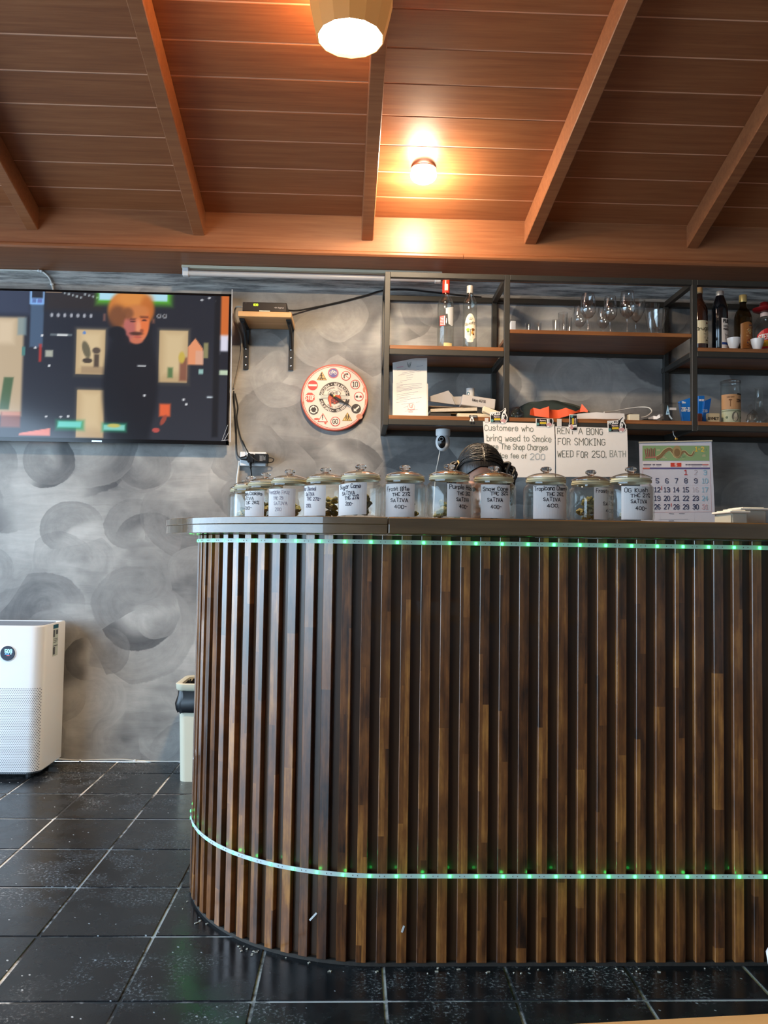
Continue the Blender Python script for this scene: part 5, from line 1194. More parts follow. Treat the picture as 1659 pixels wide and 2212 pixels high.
for x_, y_ in ((340, 766), (330, 1112), (1270, 978), (1290, 1010), (480, 1108), (430, 1112), (285, 560), (1380, 290), (1430, 275), (1480, 295), (1000, 955), (240, 645)): pell(x_, y_, 9, 7, (226, 226, 226), .8)
prect(265, 618, 285, 740, (190, 50, 40), 10, .8); prect(310, 660, 362, 705, (170, 170, 150), 14); 
paint(ss(np.maximum(np.maximum(150-CX3, CX3-360), np.maximum(1190+(360-CX3)*.18-CY3, CY3-1242)), 8), (238, 128, 104))
prect(1512, 250, 1572, 560, (214, 104, 40), 20); prect(1512, 530, 1572, 660, (226, 222, 236), 30); prect(1512, 640, 1600, 770, (30, 30, 36), 20); prect(1508, 770, 1575, 802, (196, 214, 180), 8); prect(1470, 240, 1512, 1230, (22, 22, 24), 20)
img = np.clip(img*.93+np.array([14, 16, 20])+(np.clip(1-CX3/900, 0, 1)*14)[..., None]*np.array([.8, 1, 1.3]), 0, 255)/255.0; lini = np.where(img <= .04045, img/12.92, ((img+.055)/1.055)**2.4)  # bluish veil of room reflection painted over the picture, stronger to the left
me = bpy.data.meshes.new('screen')
ctr_ = WL['television']; vs = np.stack([gx-ctr_.x, np.full_like(gx, YT-.008-ctr_.y), gz-ctr_.z], -1).reshape(-1, 3)
ii = np.arange(NX*NZ).reshape(NZ, NX); fs = np.stack([ii[:-1, :-1], ii[:-1, 1:], ii[1:, 1:], ii[1:, :-1]], -1).reshape(-1, 4)
me.from_pydata(vs.tolist(), [], fs.tolist())
at = me.color_attributes.new('Col', 'FLOAT_COLOR', 'POINT'); at.data.foreach_set('color', np.concatenate([lini.reshape(-1, 3), np.ones((NX*NZ, 1))], 1).ravel())
me.update(); put('screen', me, mat_print('lit_screen', .12, .5, .72), tv)
build(MB().box(PX(200, 958, YT), PX(222, 958, YT), YT-.0135, YT-.012, ty0+.002, ty0+.010), 'badge', M_CHROME, tv)
flm = MB(); flm.prism([P(497.5, 800, YT-.0135)+Vector((-.003, 0, .4)), P(497.5, 800, YT-.0135)+Vector((.002, 0, .4)), P(497.5, 955, YT-.0135)+Vector((.002, 0, 0)), P(497.5, 955, YT-.0135)+Vector((-.004, 0, 0))], (0, .001, 0))
for a, b in (((480, 950), (492, 918)), ((484, 952), (496, 930)), ((478, 952), (496, 950))): flm.bar(P(a[0], a[1], YT-.0137), P(b[0], b[1], YT-.0137), .001, .0016)
build(flm, 'peeling_film', mat('clear_peel_film', rgb(190, 192, 196), .2), tv, kind='stuff')
# set-top box shelf
ws = root('bracket_shelf', (PX(572, 690, 3.94), 4.05, PZ(572, 685, 3.84)), 'small pine shelf board on two black iron brackets beside the television', 'shelf')
bx0, bx1 = PX(514, 678, 3.84), PX(629.5, 680, 3.84); bz1 = PZ(572, 673, 3.84); bz0 = PZ(572, 684.5, 3.84)
build(MB().box(bx0, bx1, 3.84, 4.058, bz0, bz1), 'shelf_board', M_PINE, ws, bevel=.002)
vb = PZ(530, 797, 4.05)
for xa in (PX(532, 760, 4.05), PX(629, 760, 4.05)):
    br = MB().box(xa-.012, xa+.012, 4.049, 4.058, vb, bz0-.001).box(xa-.012, xa+.012, 3.87, 4.058, bz0-.008, bz0-.001)
    br.tube(smoothpath([(xa, 3.90, bz0-.010), (xa, 3.99, bz0-.03), (xa, 4.045, bz0-.10)]), .008, 8)
    bo = build(br, 'bracket', M_BLACKM, ws, bevel=.0)
    sm = MB()
    for zz in (vb+.02, vb+.10, vb+.06): sm.ball((xa, 4.047, zz), .0045, .002, .0045, 8, 6)
    build(sm, 'screw', M_CHROME, bo, kind='stuff')
sb = root('set_top_box', (PX(571, 660, 3.90), 3.93, bz1), 'flat black set-top box with green digits on the small pine shelf', 'set-top box')
s0_, s1_ = PX(524, 660, 3.86), PX(619.5, 660, 3.86); sz = PZ(571, 653, 3.86)
build(MB().box(s0_, s1_, 3.86, 4.0, bz1+.004, sz), 'box_body', mat('brown_black_casing', rgb(34, 27, 25), .35), sb, bevel=.003)
for xx in (s0_+.02, s1_-.03): build(MB().box(xx, xx+.012, 3.87, 3.98, bz1, bz1+.005), 'foot', M_BLACKM, sb)
pr = Print(wallplane(3.8598), .0006); pr.text('600', PX(548, 660, 3.86), PZ(548, 660.5, 3.86), .0095, rgb(190, 220, 40), 0, .020, .0022); pr.build('display_digits', sb, mat_print('led_digits', .4, .3, 2.5))
pr = Print(wallplane(3.8598), .0006); pr.text('HD Digital', PX(593, 666, 3.86), PZ(593, 666, 3.86), .006, rgb(170, 160, 156), 0, .043, .0012); pr.rect(s0_+.014, sz-.007, s0_+.018, sz-.004, rgb(90, 80, 78), 0); pr.build('lettering', sb)
build(MB().box(PX(560, 672, 3.838), PX(583, 672, 3.838), 3.838, 3.86, bz1, bz1+.004), 'card', M_CREAM, sb)
def cable(label, pts, r, m=M_BLACKM, name='cable', k=6):
    o = build(MB().tube(smoothpath(pts, k), r, 8), name, m, smooth=True); return tag(o, label, 'cable')
cable('long dark cable from the set-top box up to the black shelf', [P(612, 668, 3.97), P(640, 671, 4.03), P(690, 662, 4.05), P(740, 651, 4.05), P(790, 638, 4.05), P(825, 628, 4.05), P(870, 625, 4.052), P(960, 634, 4.054), P(1040, 642, 4.054)], .0042)
cable('grey cable looping from the pine shelf down beside the television', [P(524, 663, 3.93), P(510, 664, 4.0), P(507, 680, 4.03), P(512, 705, 4.045), P(520, 725, 4.045), P(522, 755, 4.045), P(516, 790, 4.048), P(509, 820, 4.048), P(505, 838, 4.048)], .0042, mat('grey_cable', rgb(150, 140, 126), .5))
cable('black power cable from the television to the socket, outer one', [P(505, 845, 4.045), P(507, 880, 4.045), P(510, 920, 4.045), P(511, 965, 4.045), P(513, 982, 4.045), P(520, 989, 4.04), P(530, 989, 4.028)], .0036)
cable('black power cable from the television to the socket, inner one', [P(508, 850, 4.05), P(514, 880, 4.05), P(512, 905, 4.05), P(520, 945, 4.05), P(532, 970, 4.045), P(540, 981, 4.03)], .0030)
# wall socket with plugs
YO = 4.03
so = root('wall_socket', (PX(547, 990, YO), 4.05, PZ(547, 1006, YO)), 'white wall socket box holding black plugs beside the television', 'socket')
build(MB().box(PX(518.5, 990, YO), PX(575, 990, YO), YO, 4.058, PZ(547, 1006.5, YO), PZ(547, 976, YO)), 'socket_box', M_WHITEP, so, bevel=.003)
ad = root('plug_adapter', (PX(541, 990, 4.0), 4.0, PZ(541, 990, 4.0)), 'black multi-way plug in the white wall socket', 'plug')
build(MB().box(PX(534, 990, 4.0), PX(548, 990, 4.0), 4.0, YO-.001, PZ(541, 999, 4.0), PZ(541, 980, 4.0)), 'plug_body', M_BLACKP, ad, bevel=.003)
build(MB().tube([P(533.5, 989, 4.015), P(527, 990, 4.015), P(519, 990, 4.015)], [.016, .010, .006], 12), 'side_plug', M_BLACKP, ad, smooth=True, angle=60)
build(MB().tube(smoothpath([P(541, 999, 4.015), P(541.5, 1010, 4.02), P(543, 1022, 4.03), P(544, 1040, 4.04), P(545, 1080, 4.05)]), [.009]*3+[.006]*4+[.0034]*18, 8), 'lower_lead', M_BLACKP, ad, smooth=True)
pa_ = root('power_adapter', (PX(563, 990, 3.99), 3.99, PZ(563, 999, 3.99)), 'black power brick with printed label plugged into the socket', 'adapter')
build(MB().box(PX(548.5, 990, 3.985), PX(579.5, 990, 3.985), 3.985, YO-.001, PZ(563, 999.5, 3.985), PZ(563, 980, 3.985)), 'brick_body', M_BLACKP, pa_, bevel=.004, seg=2)
pr = Print(wallplane(3.985), .0005)
for i in range(5): u_0 = PX(561+i*1.3, 990, 3.985); pr.rect(u_0, PZ(563, 996, 3.985), u_0+.002, PZ(563, 983+(i % 2)*2, 3.985), rgb(130, 130, 132), 0)
for i in range(3): u_0 = PX(568.5+i*1.9, 990, 3.985); pr.rect(u_0, PZ(563, 994, 3.985), u_0+.002, PZ(563, 984+(i % 2)*3, 3.985), rgb(140, 140, 140), 0)
pr.build('printed_label', pa_)
build(MB().tube(smoothpath([P(579, 989, 4.01), P(586, 989, 4.01), P(591, 992, 4.01), P(588, 998, 4.012), P(575, 999.5, 4.012), P(556, 996, 3.98), P(545, 988, 3.975), P(536, 978, 4.0), P(524, 952, 4.05)]), .0026, 8), 'thin_lead', M_BLACKM, pa_, smooth=True)
cable('white conduit cable dropping from the wall socket behind the jars', [P(517.5, 996, 4.05), P(515, 1015, 4.05), P(512, 1040, 4.05), P(510, 1090, 4.05), P(510, 1160, 4.05)], .0055, M_WHITEC)
# clock
YCK = 4.03; cc = P(722.5, 858.5, YCK); RC = 73/FPX*YCK
ck = root('wall_clock', (cc.x, 4.058, cc.z), 'round white wall clock with red rim and road signs for hours', 'clock')
M_RIM = mat('worn_red_rim', rgb(206, 96, 78), .5, noise=.15, nscale=30)
build(MB().lathe([(RC*.955, .0), (RC*.985, .0), (RC, -.004), (RC, -.022), (.0, -.022)], (cc.x, YCK, cc.z), 64, axis='y'), 'rim', M_RIM, ck, smooth=True)
build(MB().lathe([(0, -.0005), (RC*.957, -.0005), (RC*.957, -.004)], (cc.x, YCK, cc.z), 64, axis='y'), 'dial', mat('cream_dial', rgb(232, 214, 196), .5, noise=.06, nscale=14), ck)
kk = RC/725.0                                                     # dial drawn in the units of an enlarged sketch, centre (805, 875)
pr = Print(lambda u, v: (Vector((cc.x+u*kk, YCK, cc.z+v*kk)), Vector((0, -1, 0))), .0005)
def D(x, y): return (x-805, 875-y)
RED, DK, OR_, YL, BL, CR = rgb(206, 86, 78), rgb(74, 66, 62), rgb(176, 128, 76), rgb(228, 190, 130), rgb(118, 108, 156), rgb(238, 222, 206)
pr.ring(0, 0, 668, 678, rgb(196, 96, 80), 0, 64)
pr.ring(*D(805, 870), 250, 330, DK, 0, 64)
pr.rect(-345, -36, 345, 46, CR, 1)
for y_, hw in ((830, 330), (852, 300), (878, 300), (906, 280)): pr.line([D(805-hw, y_), D(805+hw, y_)], 5, DK, 2)
def arctext(t, cdeg, R0, h, c, width, sg=1, wd=None):
    a = math.radians(cdeg)
    pr.text(t, 0, -(870-875)*1.0-5+0, h, c, 2, width, wd or h*.17, arc=(R0, a, sg), align='c')
arctext('ARIZONA', 142, 262, 52, CR, 260); arctext('NEW MEXICO', 55, 262, 52, CR, 330); arctext('CALIFORNIA', 228, 318, 50, CR, 330, -1); arctext('OKLAHOMA', 305, 318, 50, CR, 270, -1)
for dg in (103, 12, 168, 196, 264, 350): pr.disc(290*math.cos(math.radians(dg)), 290*math.sin(math.radians(dg)), 11, CR, 2, 10)
arctext('MISSOURI * TEXAS', 90, 198, 30, rgb(150, 140, 134), 330); arctext('KANSAS * ILLINOIS', 270, 228, 30, rgb(150, 140, 134), 330, -1)
shd = [(665, 790), (710, 735), (760, 745), (800, 732), (840, 745), (890, 735), (940, 780), (915, 820), (945, 880), (930, 960), (880, 990), (810, 1020), (740, 990), (675, 960), (665, 880), (690, 825)]
pr.poly([D(*q_) for q_ in shd], CR, 3); pr.line([D(*q_) for q_ in shd+shd[:1]], 6, DK, 5)
pr.poly([D(*q_) for q_ in ((690, 825), (915, 825), (945, 880), (930, 960), (880, 990), (810, 1020), (740, 990), (675, 960), (668, 880))], rgb(204, 92, 66), 4)
pr.poly([D(*q_) for q_ in ((690, 900), (745, 900), (735, 1000), (745, 1070), (720, 1085), (690, 1000))], rgb(212, 104, 80), 5)
pr.text('ROUTE', *D(720, 808), 44, DK, 5, 155, 8); pr.text('66', *D(745, 985), 75, rgb(92, 60, 70), 6, 130, 14)
def tri(x, y, r, c0, c1, fill):
    for L, (rr_, c) in enumerate(((r, c0), (r*.80, fill))): pr.poly([(D(x, y)[0]+rr_*1.06*math.cos(a), D(x, y)[1]-r*.15+rr_*1.06*math.sin(a)) for a in (math.pi/2, math.pi*7/6, math.pi*11/6)], c, L)
def man(x, y, h, L=3):
    a, b = D(x, y); pr.disc(a, b+h*.42, h*.10, DK, L, 10); pr.line([(a, b+h*.30), (a, b-h*.05)], h*.14, DK, L); pr.line([(a, b), (a-h*.16, b-h*.46)], h*.09, DK, L); pr.line([(a, b), (a+h*.18, b-h*.46)], h*.09, DK, L); pr.line([(a-h*.2, b+h*.02), (a, b+h*.27), (a+h*.2, b+h*.02)], h*.07, DK, L)
tri(525, 425, 120, OR_, OR_, YL); man(515, 425, 150); pr.line([D(445, 465), D(600, 465)], 18, rgb(140, 110, 80), 2)
x, y = 770, 345; pr.disc(*D(x, y), 115, rgb(196, 120, 128), 0, 32); pr.disc(*D(x, y), 90, BL, 1, 32)
for dx in (-52, 48): pr.ring(*D(x+dx, y), 24, 34, CR, 2, 18)
pr.line([D(x-52, y), D(x-20, y-45), D(x+30, y-45), D(x+48, y)], 10, CR, 2); pr.line([D(x-20, y-45), D(x, y), D(x+30, y-45)], 10, CR, 2); pr.line([D(x-34, y-56), D(x-8, y-56)], 10, CR, 2)
def rsign(x, y, r=104): pr.disc(*D(x, y), r, RED, 0, 32); pr.disc(*D(x, y), r*.84, CR, 1, 32)
rsign(1045, 400); pr.line([D(1008, 450), D(1005, 395), D(1030, 365), D(1065, 360)], 22, DK, 2); pr.poly([D(1058, 330), D(1100, 362), D(1062, 390)], DK, 2); pr.line([D(985, 345), D(1105, 455)], 10, RED, 3)
rsign(1248, 585); pr.text('10', *D(1196, 635), 105, DK, 2, 105, 17)
rsign(1330, 845); pr.rect(*D(1262, 868), *D(1318, 838), DK, 2); pr.rect(*D(1275, 840), *D(1306, 822), DK, 2); pr.rect(*D(1342, 868), *D(1398, 838), rgb(176, 72, 72), 2); pr.rect(*D(1355, 840), *D(1386, 822), rgb(176, 72, 72), 2)
pr.disc(*D(1275, 1112), 104, DK, 0, 32); pr.line([D(1330, 1070), D(1250, 1145)], 34, CR, 2); pr.poly([D(1225, 1100), D(1225, 1168), D(1300, 1168), D(1270, 1140)], CR, 2)
tri(1090, 1300, 120, rgb(170, 130, 70), OR_, rgb(236, 196, 118)); man(1065, 1310, 110); man(1110, 1305, 125)
rsign(832, 1398); pr.text('GO', *D(778, 1442), 92, DK, 2, 105, 15)
tri(562, 1330, 122, RED, RED, CR); pr.line([D(558, 1265), D(558, 1330)], 20, DK, 2); pr.disc(*D(558, 1355), 11, DK, 2, 10)
for q_ in ((430, 1350, 60, 22), (620, 1410, 26, 50), (520, 1390, 60, 14)): pr.disc(*D(q_[0], q_[1]), q_[2], rgb(214, 110, 92), 1, 14, q_[3])
pr.disc(*D(362, 1152), 106, DK, 0, 32)
for i in range(3):
    a0_ = math.radians(100+120*i); pr.ring(*D(362, 1152), 56, 82, CR, 1, 12, a0_, a0_+1.45); aa = a0_; qx, qy = D(362, 1152); pr.poly([(qx+40*math.cos(aa), qy+40*math.sin(aa)), (qx+98*math.cos(aa), qy+98*math.sin(aa)), (qx+72*math.cos(aa-.55), qy+72*math.sin(aa-.55))], CR, 1)
x, y = 275, 888; pr.poly([(D(x, y)[0]+112*math.cos(math.pi/8+math.pi/4*i), D(x, y)[1]+112*math.sin(math.pi/8+math.pi/4*i)) for i in range(8)], rgb(210, 96, 84), 0); pr.text('STOP', *D(180, 935), 90, CR, 1, 185, 16)
pr.disc(*D(332, 622), 108, rgb(214, 84, 78), 0, 32); pr.rect(*D(240, 642), *D(424, 598), CR, 1)
for q_ in ((1350, 1280, 70, 60), (1440, 690, 26, 60), (1480, 960, 20, 70), (140, 1010, 16, 40)): pr.disc(*D(*q_[:2]), q_[2], rgb(206, 140, 112), 0, 14, q_[3])
pr.build('dial_print', ck)
pr2 = lambda a, b, y: Vector((cc.x+D(a, b)[0]*kk, YCK+y, cc.z+D(a, b)[1]*kk))
build(MB().prism([pr2(*q_, -.010) for q_ in ((715, 800), (700, 812), (770, 860), (930, 985), (1050, 1020), (1110, 1050), (1215, 1112), (1100, 1010), (1040, 985), (960, 930), (815, 850))], (0, .0015, 0)), 'minute_hand', M_BLACKM, ck)
build(MB().prism([pr2(*q_, -.007) for q_ in ((690, 808), (710, 790), (830, 860), (960, 930), (1010, 985), (930, 975), (790, 890))], (0, .0015, 0)), 'hour_hand', M_BLACKM, ck)
build(MB().lathe([(0, .012), (.006, .011), (.007, .002)], pr2(800, 858, 0), 14, axis='y'), 'centre_pin', mat('brass', rgb(206, 160, 84), .25, .9), ck, smooth=True)

# ================================================================ AIR PURIFIER, BIN
def rrect(x0, x1, y0, y1, r, z, corners=(1, 1, 1, 1), n=6, taper=0.0):
    pts = []
    for (cx, cy, a0, on) in ((x0, y0, math.pi, corners[0]), (x1, y0, 1.5*math.pi, corners[1]), (x1, y1, 0, corners[2]), (x0, y1, .5*math.pi, corners[3])):
        rr_ = r*on; ox = cx+(rr_ if cx == x0 else -rr_); oy = cy+(rr_ if cy == y0 else -rr_)
        for i in range(n+1): a = a0+math.pi/2*i/n; pts.append(Vector((ox+rr_*math.cos(a), oy+rr_*math.sin(a), z)))
    return pts
def loft(secs, cap0=True, cap1=True):
    mb = MB(); b = mb.grid(secs, True); n = len(secs[0])
    if cap0: mb._face([b+k for k in range(n-1, -1, -1)])
    if cap1: e = b+(len(secs)-1)*n; mb._face([e+k for k in range(n)])
    return mb
px0_, px1_, py0_, py1_ = -1.785, -1.390, 3.737, 4.025
pt_ = PZ(60, 1352, py0_)
g = NT('perforated_white'); tc = g.n('ShaderNodeNewGeometry'); x, y, z = g.sep(tc.outputs['Position'])
v_ = g.math('DIVIDE', z, .0072); row = g.math('FLOOR', v_); sx = g.math('ADD', g.math('DIVIDE', x, .0083), g.math('MULTIPLY', g.math('MODULO', g.math('ABSOLUTE', row), 2.0), .5))
du = g.math('SUBTRACT', g.math('FRACT', g.math('ADD', sx, 200.0)), .5); dv = g.math('SUBTRACT', g.math('FRACT', v_), .5)
dd = g.math('SQRT', g.math('ADD', g.math('MULTIPLY', du, du), g.math('MULTIPLY', dv, dv)))
hole = g.math('LESS_THAN', dd, .27); zl0 = PZ(60, 1680, py0_)+.012; zl1 = PZ(60, 1487, py0_)
inb = g.math('MULTIPLY', g.math('MULTIPLY', g.math('GREATER_THAN', z, zl0), g.math('LESS_THAN', z, zl1)), g.math('LESS_THAN', y, py0_+.028))
g.l(g.mix(g.math('MULTIPLY', hole, inb), rgb(236, 238, 240), rgb(96, 100, 112)), g.b.inputs['Base Color']); g.b.inputs['Roughness'].default_value = .4
ap = root('air_purifier', ((px0_+px1_)/2, (py0_+py1_)/2, 0), 'white box air purifier with round blue display against the grey wall', 'air purifier')
RR = .055
secs = [rrect(px0_+.012, px1_-.012, py0_+.012, py1_, RR, .022, (1, 1, .15, .15)), rrect(px0_, px1_, py0_, py1_, RR, .034, (1, 1, .15, .15)), rrect(px0_, px1_, py0_, py1_, RR, pt_-.006, (1, 1, .15, .15)), rrect(px0_+.004, px1_-.004, py0_+.004, py1_-.002, RR, pt_, (1, 1, .15, .15)),
        rrect(px0_+.012, px1_-.012, py0_+.012, py1_-.01, RR-.008, pt_, (1, 1, .15, .15)), rrect(px0_+.014, px1_-.014, py0_+.014, py1_-.012, RR-.010, pt_-.008, (1, 1, .15, .15))]
build(loft(secs), 'housing', g.m, ap, smooth=True, angle=40)
gr = MB()
for i in range(22): yy = py0_+.03+i*.011; gr.box(px0_+.04, px1_-.04, yy, yy+.005, pt_-.0075, pt_-.003)
build(gr, 'air_grille', mat('grey_grille', rgb(150, 154, 162), .4), ap, kind='stuff')
for xx in (px0_+.06, px1_-.06):
    for yy in (py0_+.06, py1_-.05): build(MB().lathe([(.018, 0), (.018, .024)], (xx, yy, 0), 12, cap0=True, cap1=True), 'foot', M_BLACKM, ap)
dc = P(17, 1411, py0_-.001); rd = 15.5/FPX*py0_
build(MB().lathe([(0, .004), (rd*.94, .004), (rd, .002), (rd, -.001)], dc, 32, axis='y'), 'display', mat('display_black', rgb(24, 32, 58), .12), ap, smooth=True)
build(MB().lathe([(rd, .0025), (rd*1.1, .001), (rd*1.12, -.001)], dc, 32, axis='y'), 'display_ring', M_WHITEP, ap, smooth=True)
pr = Print(wallplane(dc.y-.0042), .0004); s_ = py0_/FPX; q_ = lambda a, b: (PX(a/11.85, 1330+b/11.85, py0_), PZ(a/11.85, 1330+b/11.85, py0_))
u, v = q_(140, 950); pr.text('509', u, v, 85/11.85*s_, (.30, .72, 1.0, 1), 0, 168/11.85*s_, 20/11.85*s_)
u, v = q_(135, 992); pr.rect(u, v, u+110/11.85*s_, v+22/11.85*s_, (.10, .30, 1.0, 1), 0); pr.disc(*q_(292, 980), .0022, (.5, .8, 1, 1), 0, 10); u, v = q_(180, 1020); pr.rect(u, v, u+75/11.85*s_, v+10/11.85*s_, (.8, .15, .2, 1), 0)
pr.build('display_digits', ap, mat_print('display_light', .4, .3, 1.6))
# rating sticker on the right-hand side
pr = Print(lambda u, v: (Vector((px1_, u, v)), Vector((1, 0, 0))), .0005)
yy0, yy1 = 3.86, 3.925; zt1 = PZ(105, 1349, 3.88)
pr.rect(yy0, zt1-.145, yy1, zt1, rgb(206, 216, 206), 0); pr.rect(yy0, zt1-.018, yy1, zt1, rgb(30, 96, 120), 1)
for a, b, c, d in ((.04, .05, .35, .30), (.55, .06, .95, .22), (.05, .60, .95, .63), (.05, .66, .45, .92), (.1, .36, .9, .38), (.1, .42, .9, .44), (.1, .48, .7, .50)): pr.rect(yy0+(yy1-yy0)*a, zt1-.018-.13*d, yy0+(yy1-yy0)*c, zt1-.018-.13*b, rgb(92, 96, 100), 1)
pr.build('rating_sticker', ap)
# bin
bx = PX(384.5, 1600, 3.74); by0, by1, bw = 3.70, 3.93, .27; btz = PZ(392, 1476, 3.70)
bn = root('waste_bin', (bx+bw/2, (by0+by1)/2, 0), 'cream plastic waste bin lined with a black bag, half behind the counter', 'bin')
secs = [rrect(bx+.012, bx+bw-.012, by0+.022, by1-.012, .03, 0), rrect(bx+.002, bx+bw-.002, by0+.008, by1-.002, .03, btz-.05), rrect(bx+.006, bx+bw-.006, by0+.010, by1-.006, .03, btz-.05), rrect(bx+.016, bx+bw-.016, by0+.026, by1-.016, .03, .006)]
build(loft(secs), 'bin_body', M_CREAM, bn, smooth=True, angle=50)
secs = [rrect(bx-.010, bx+bw+.010, by0-.006, by1+.010, .035, btz-.028), rrect(bx-.013, bx+bw+.013, by0-.009, by1+.013, .038, btz-.004), rrect(bx-.008, bx+bw+.008, by0-.004, by1+.008, .035, btz), rrect(bx+.012, bx+bw-.012, by0+.014, by1-.012, .03, btz-.004), rrect(bx+.010, bx+bw-.010, by0+.012, by1-.010, .03, btz-.04), rrect(bx-.004, bx+bw+.004, by0, by1+.004, .03, btz-.034)]
mbn = MB(); mbn.grid(secs, True, True); build(mbn, 'bin_rim', M_CREAM, bn, smooth=True, angle=50)
rr = random.Random(2); secs = []
for z_, e in ((btz-.13, .005), (btz-.115, .009), (btz-.09, .012), (btz-.06, .006), (btz-.03, .004), (btz-.012, -.010), (btz-.05, -.018), (.05, -.03)):
    q = rrect(bx-e, bx+bw+e, by0+.006-e, by1+e, .032, z_, n=8)
    secs.append([p_+Vector((rr.uniform(-1, 1)*.0035, rr.uniform(-1, 1)*.0035, rr.uniform(-1, 1)*.006 if e > 0 else 0)) for p_ in q])
build(loft(secs, False, True), 'bin_bag', mat('black_bag_film', rgb(22, 24, 28), .28), bn, smooth=True, angle=60)

# ================================================================ FOREGROUND TABLE AND TRAY
ang = math.atan2(.0147, .184); tb = root('table', (.35, .16, 0), 'light wood table top just in front of the camera, at the bottom right', 'table')
ax = Vector((math.cos(ang), math.sin(ang), 0)); ay = Vector((-math.sin(ang), math.cos(ang), 0)); ed = Vector((.177, .5235, .735))
ctp = ed+ax*.17-ay*.36
build(MB().obox(ctp, ax, ay, Vector((0, 0, 1)), .62, .36, .015), 'table_top', M_TABLE, tb, bevel=.005, seg=3)
for i in (-1, 1):
    for j in (-1, 1): q = ctp+ax*i*.55+ay*j*.30; build(MB().bar((q.x, q.y, 0), (q.x, q.y, .72), .045, .045, up=Vector((0, 1, 0))), 'leg', M_STEEL, tb, bevel=.003)
rx0 = PX(1632, 2046, .492); rz = PZ(1645, 2033, .492)
tr2 = root('open_tray', (rx0+.12, .40, .7505), 'white open plastic tray with orange inside, on the light wood table', 'tray')
def ts(e, z_, r=.016): return rrect(rx0+e, rx0+.26-e, .27+e, .492-e, r, z_, n=6)
secs = [ts(.007, .7505), ts(.0, rz-.002), ts(.0008, rz), ts(.0026, rz)]
build(loft(secs, True, False), 'tray_shell', mat('glossy_white_plastic', rgb(236, 238, 244), .2), tr2, smooth=True, angle=50)
secs = [ts(.0026, rz-.0003, .014), ts(.003, rz-.004, .014), ts(.009, .757, .012)]
build(loft(secs, False, True), 'tray_lining', mat('orange_lining', rgb(250, 172, 88), .5), tr2, smooth=True, angle=50)

# ================================================================ PERSON BEHIND THE COUNTER, ON A STOOL
PXc = .437
st = root('stool', (PXc, 3.06, 0), 'dark round stool behind the counter under the seated person', 'stool')
build(MB().lathe([(0, .532), (.15, .532), (.165, .539), (.165, .553), (.15, .560), (0, .560)], (PXc, 3.06, 0), 32), 'seat', M_BLACKM, st, smooth=True, angle=50)
for i in range(4):
    a = math.pi/4+i*math.pi/2; build(MB().tube([(PXc+.10*math.cos(a), 3.06+.10*math.sin(a), .535), (PXc+.17*math.cos(a), 3.06+.17*math.sin(a), 0)], .012, 10), 'leg', M_STEEL, st, smooth=True, angle=50)
build(MB().tube([(PXc+.152*math.cos(a), 3.06+.152*math.sin(a), .15) for a in [2*math.pi*i/32 for i in range(32)]], .008, 8, closed=True), 'foot_ring', M_STEEL, st, smooth=True)
def limb(mb, pts, n=14):                                           # tapering limb with round ends
    P_ = [Vector(p[:3]) for p in pts]; R_ = [p[3] for p in pts]
    mb.tube(P_, R_, n)
    for p_, r_ in zip(P_, R_): mb.ball(p_, r_*.995, n=n, m=10)
def fuse(mb, name, vox, smooth=4, inflate=0.0):                    # one continuous skin from overlapping volumes
    me = mb.mesh(name, weld=False); o = bpy.data.objects.new(name, me); COL.objects.link(o)
    m1 = o.modifiers.new('r', 'REMESH'); m1.mode = 'VOXEL'; m1.voxel_size = vox
    m2 = o.modifiers.new('s', 'SMOOTH'); m2.iterations = smooth; m2.factor = .5
    dg = bpy.context.evaluated_depsgraph_get(); dg.update(); ev = o.evaluated_get(dg)
    m = bpy.data.meshes.new_from_object(ev); bpy.data.objects.remove(o)
    m.polygons.foreach_set('use_smooth', [True]*len(m.polygons)); return m
HC = Vector((PXc, 2.905, 1.298)); TH = math.radians(33)
HR = Matrix.Rotation(TH, 3, 'X')                                   # head bowed forward: face (-y) turns down
def hd(x, y, z): return HC+HR @ Vector((x, y, z))
pe = root('person', (PXc, 3.06, 0), 'person with black pigtails sitting behind the counter, head bowed over', 'person')
bd = MB()
limb(bd, [(PXc, 3.08, .70, .125), (PXc, 3.085, .82, .115), (PXc, 3.075, .95, .122), (PXc, 3.05, 1.06, .118), (PXc, 3.03, 1.12, .075)], 18)
for sx_ in (-1, 1):
    limb(bd, [(PXc+sx_*.07, 3.05, 1.04, .095), (PXc+sx_*.165, 3.04, 1.085, .056), (PXc+sx_*.215, 2.99, .87, .042), (PXc+sx_*.15, 2.80, .80, .033), (PXc+sx_*.115, 2.735, .785, .026)])
    limb(bd, [(PXc+sx_*.085, 3.07, .69, .105), (PXc+sx_*.11, 2.86, .69, .078), (PXc+sx_*.12, 2.66, .655, .058), (PXc+sx_*.12, 2.70, .40, .052), (PXc+sx_*.12, 2.73, .10, .036)])
    limb(bd, [(PXc+sx_*.12, 2.75, .045, .036), (PXc+sx_*.125, 2.64, .032, .030), (PXc+sx_*.13, 2.57, .026, .022)])
    bd.ball((PXc+sx_*.108, 2.70, .778), .036, .046, .018, 12, 8)
    for k, (dx, ln) in enumerate(((-.027, .062), (-.009, .074), (.009, .070), (.026, .054))):
        b0 = Vector((PXc+sx_*.106+dx, 2.665, .778)); limb(bd, [(b0.x, b0.y, b0.z, .0090), (b0.x+dx*.1, b0.y-ln*.5, b0.z-.002, .0085), (b0.x+dx*.1, b0.y-ln*.95, b0.z-.018, .0075)], 8)
    b0 = Vector((PXc+sx_*.108-sx_*.03, 2.715, .776)); limb(bd, [(b0.x, b0.y, b0.z, .0105), (b0.x-sx_*.022, b0.y-.025, b0.z-.004, .0095), (b0.x-sx_*.026, b0.y-.052, b0.z-.010, .008)], 8)
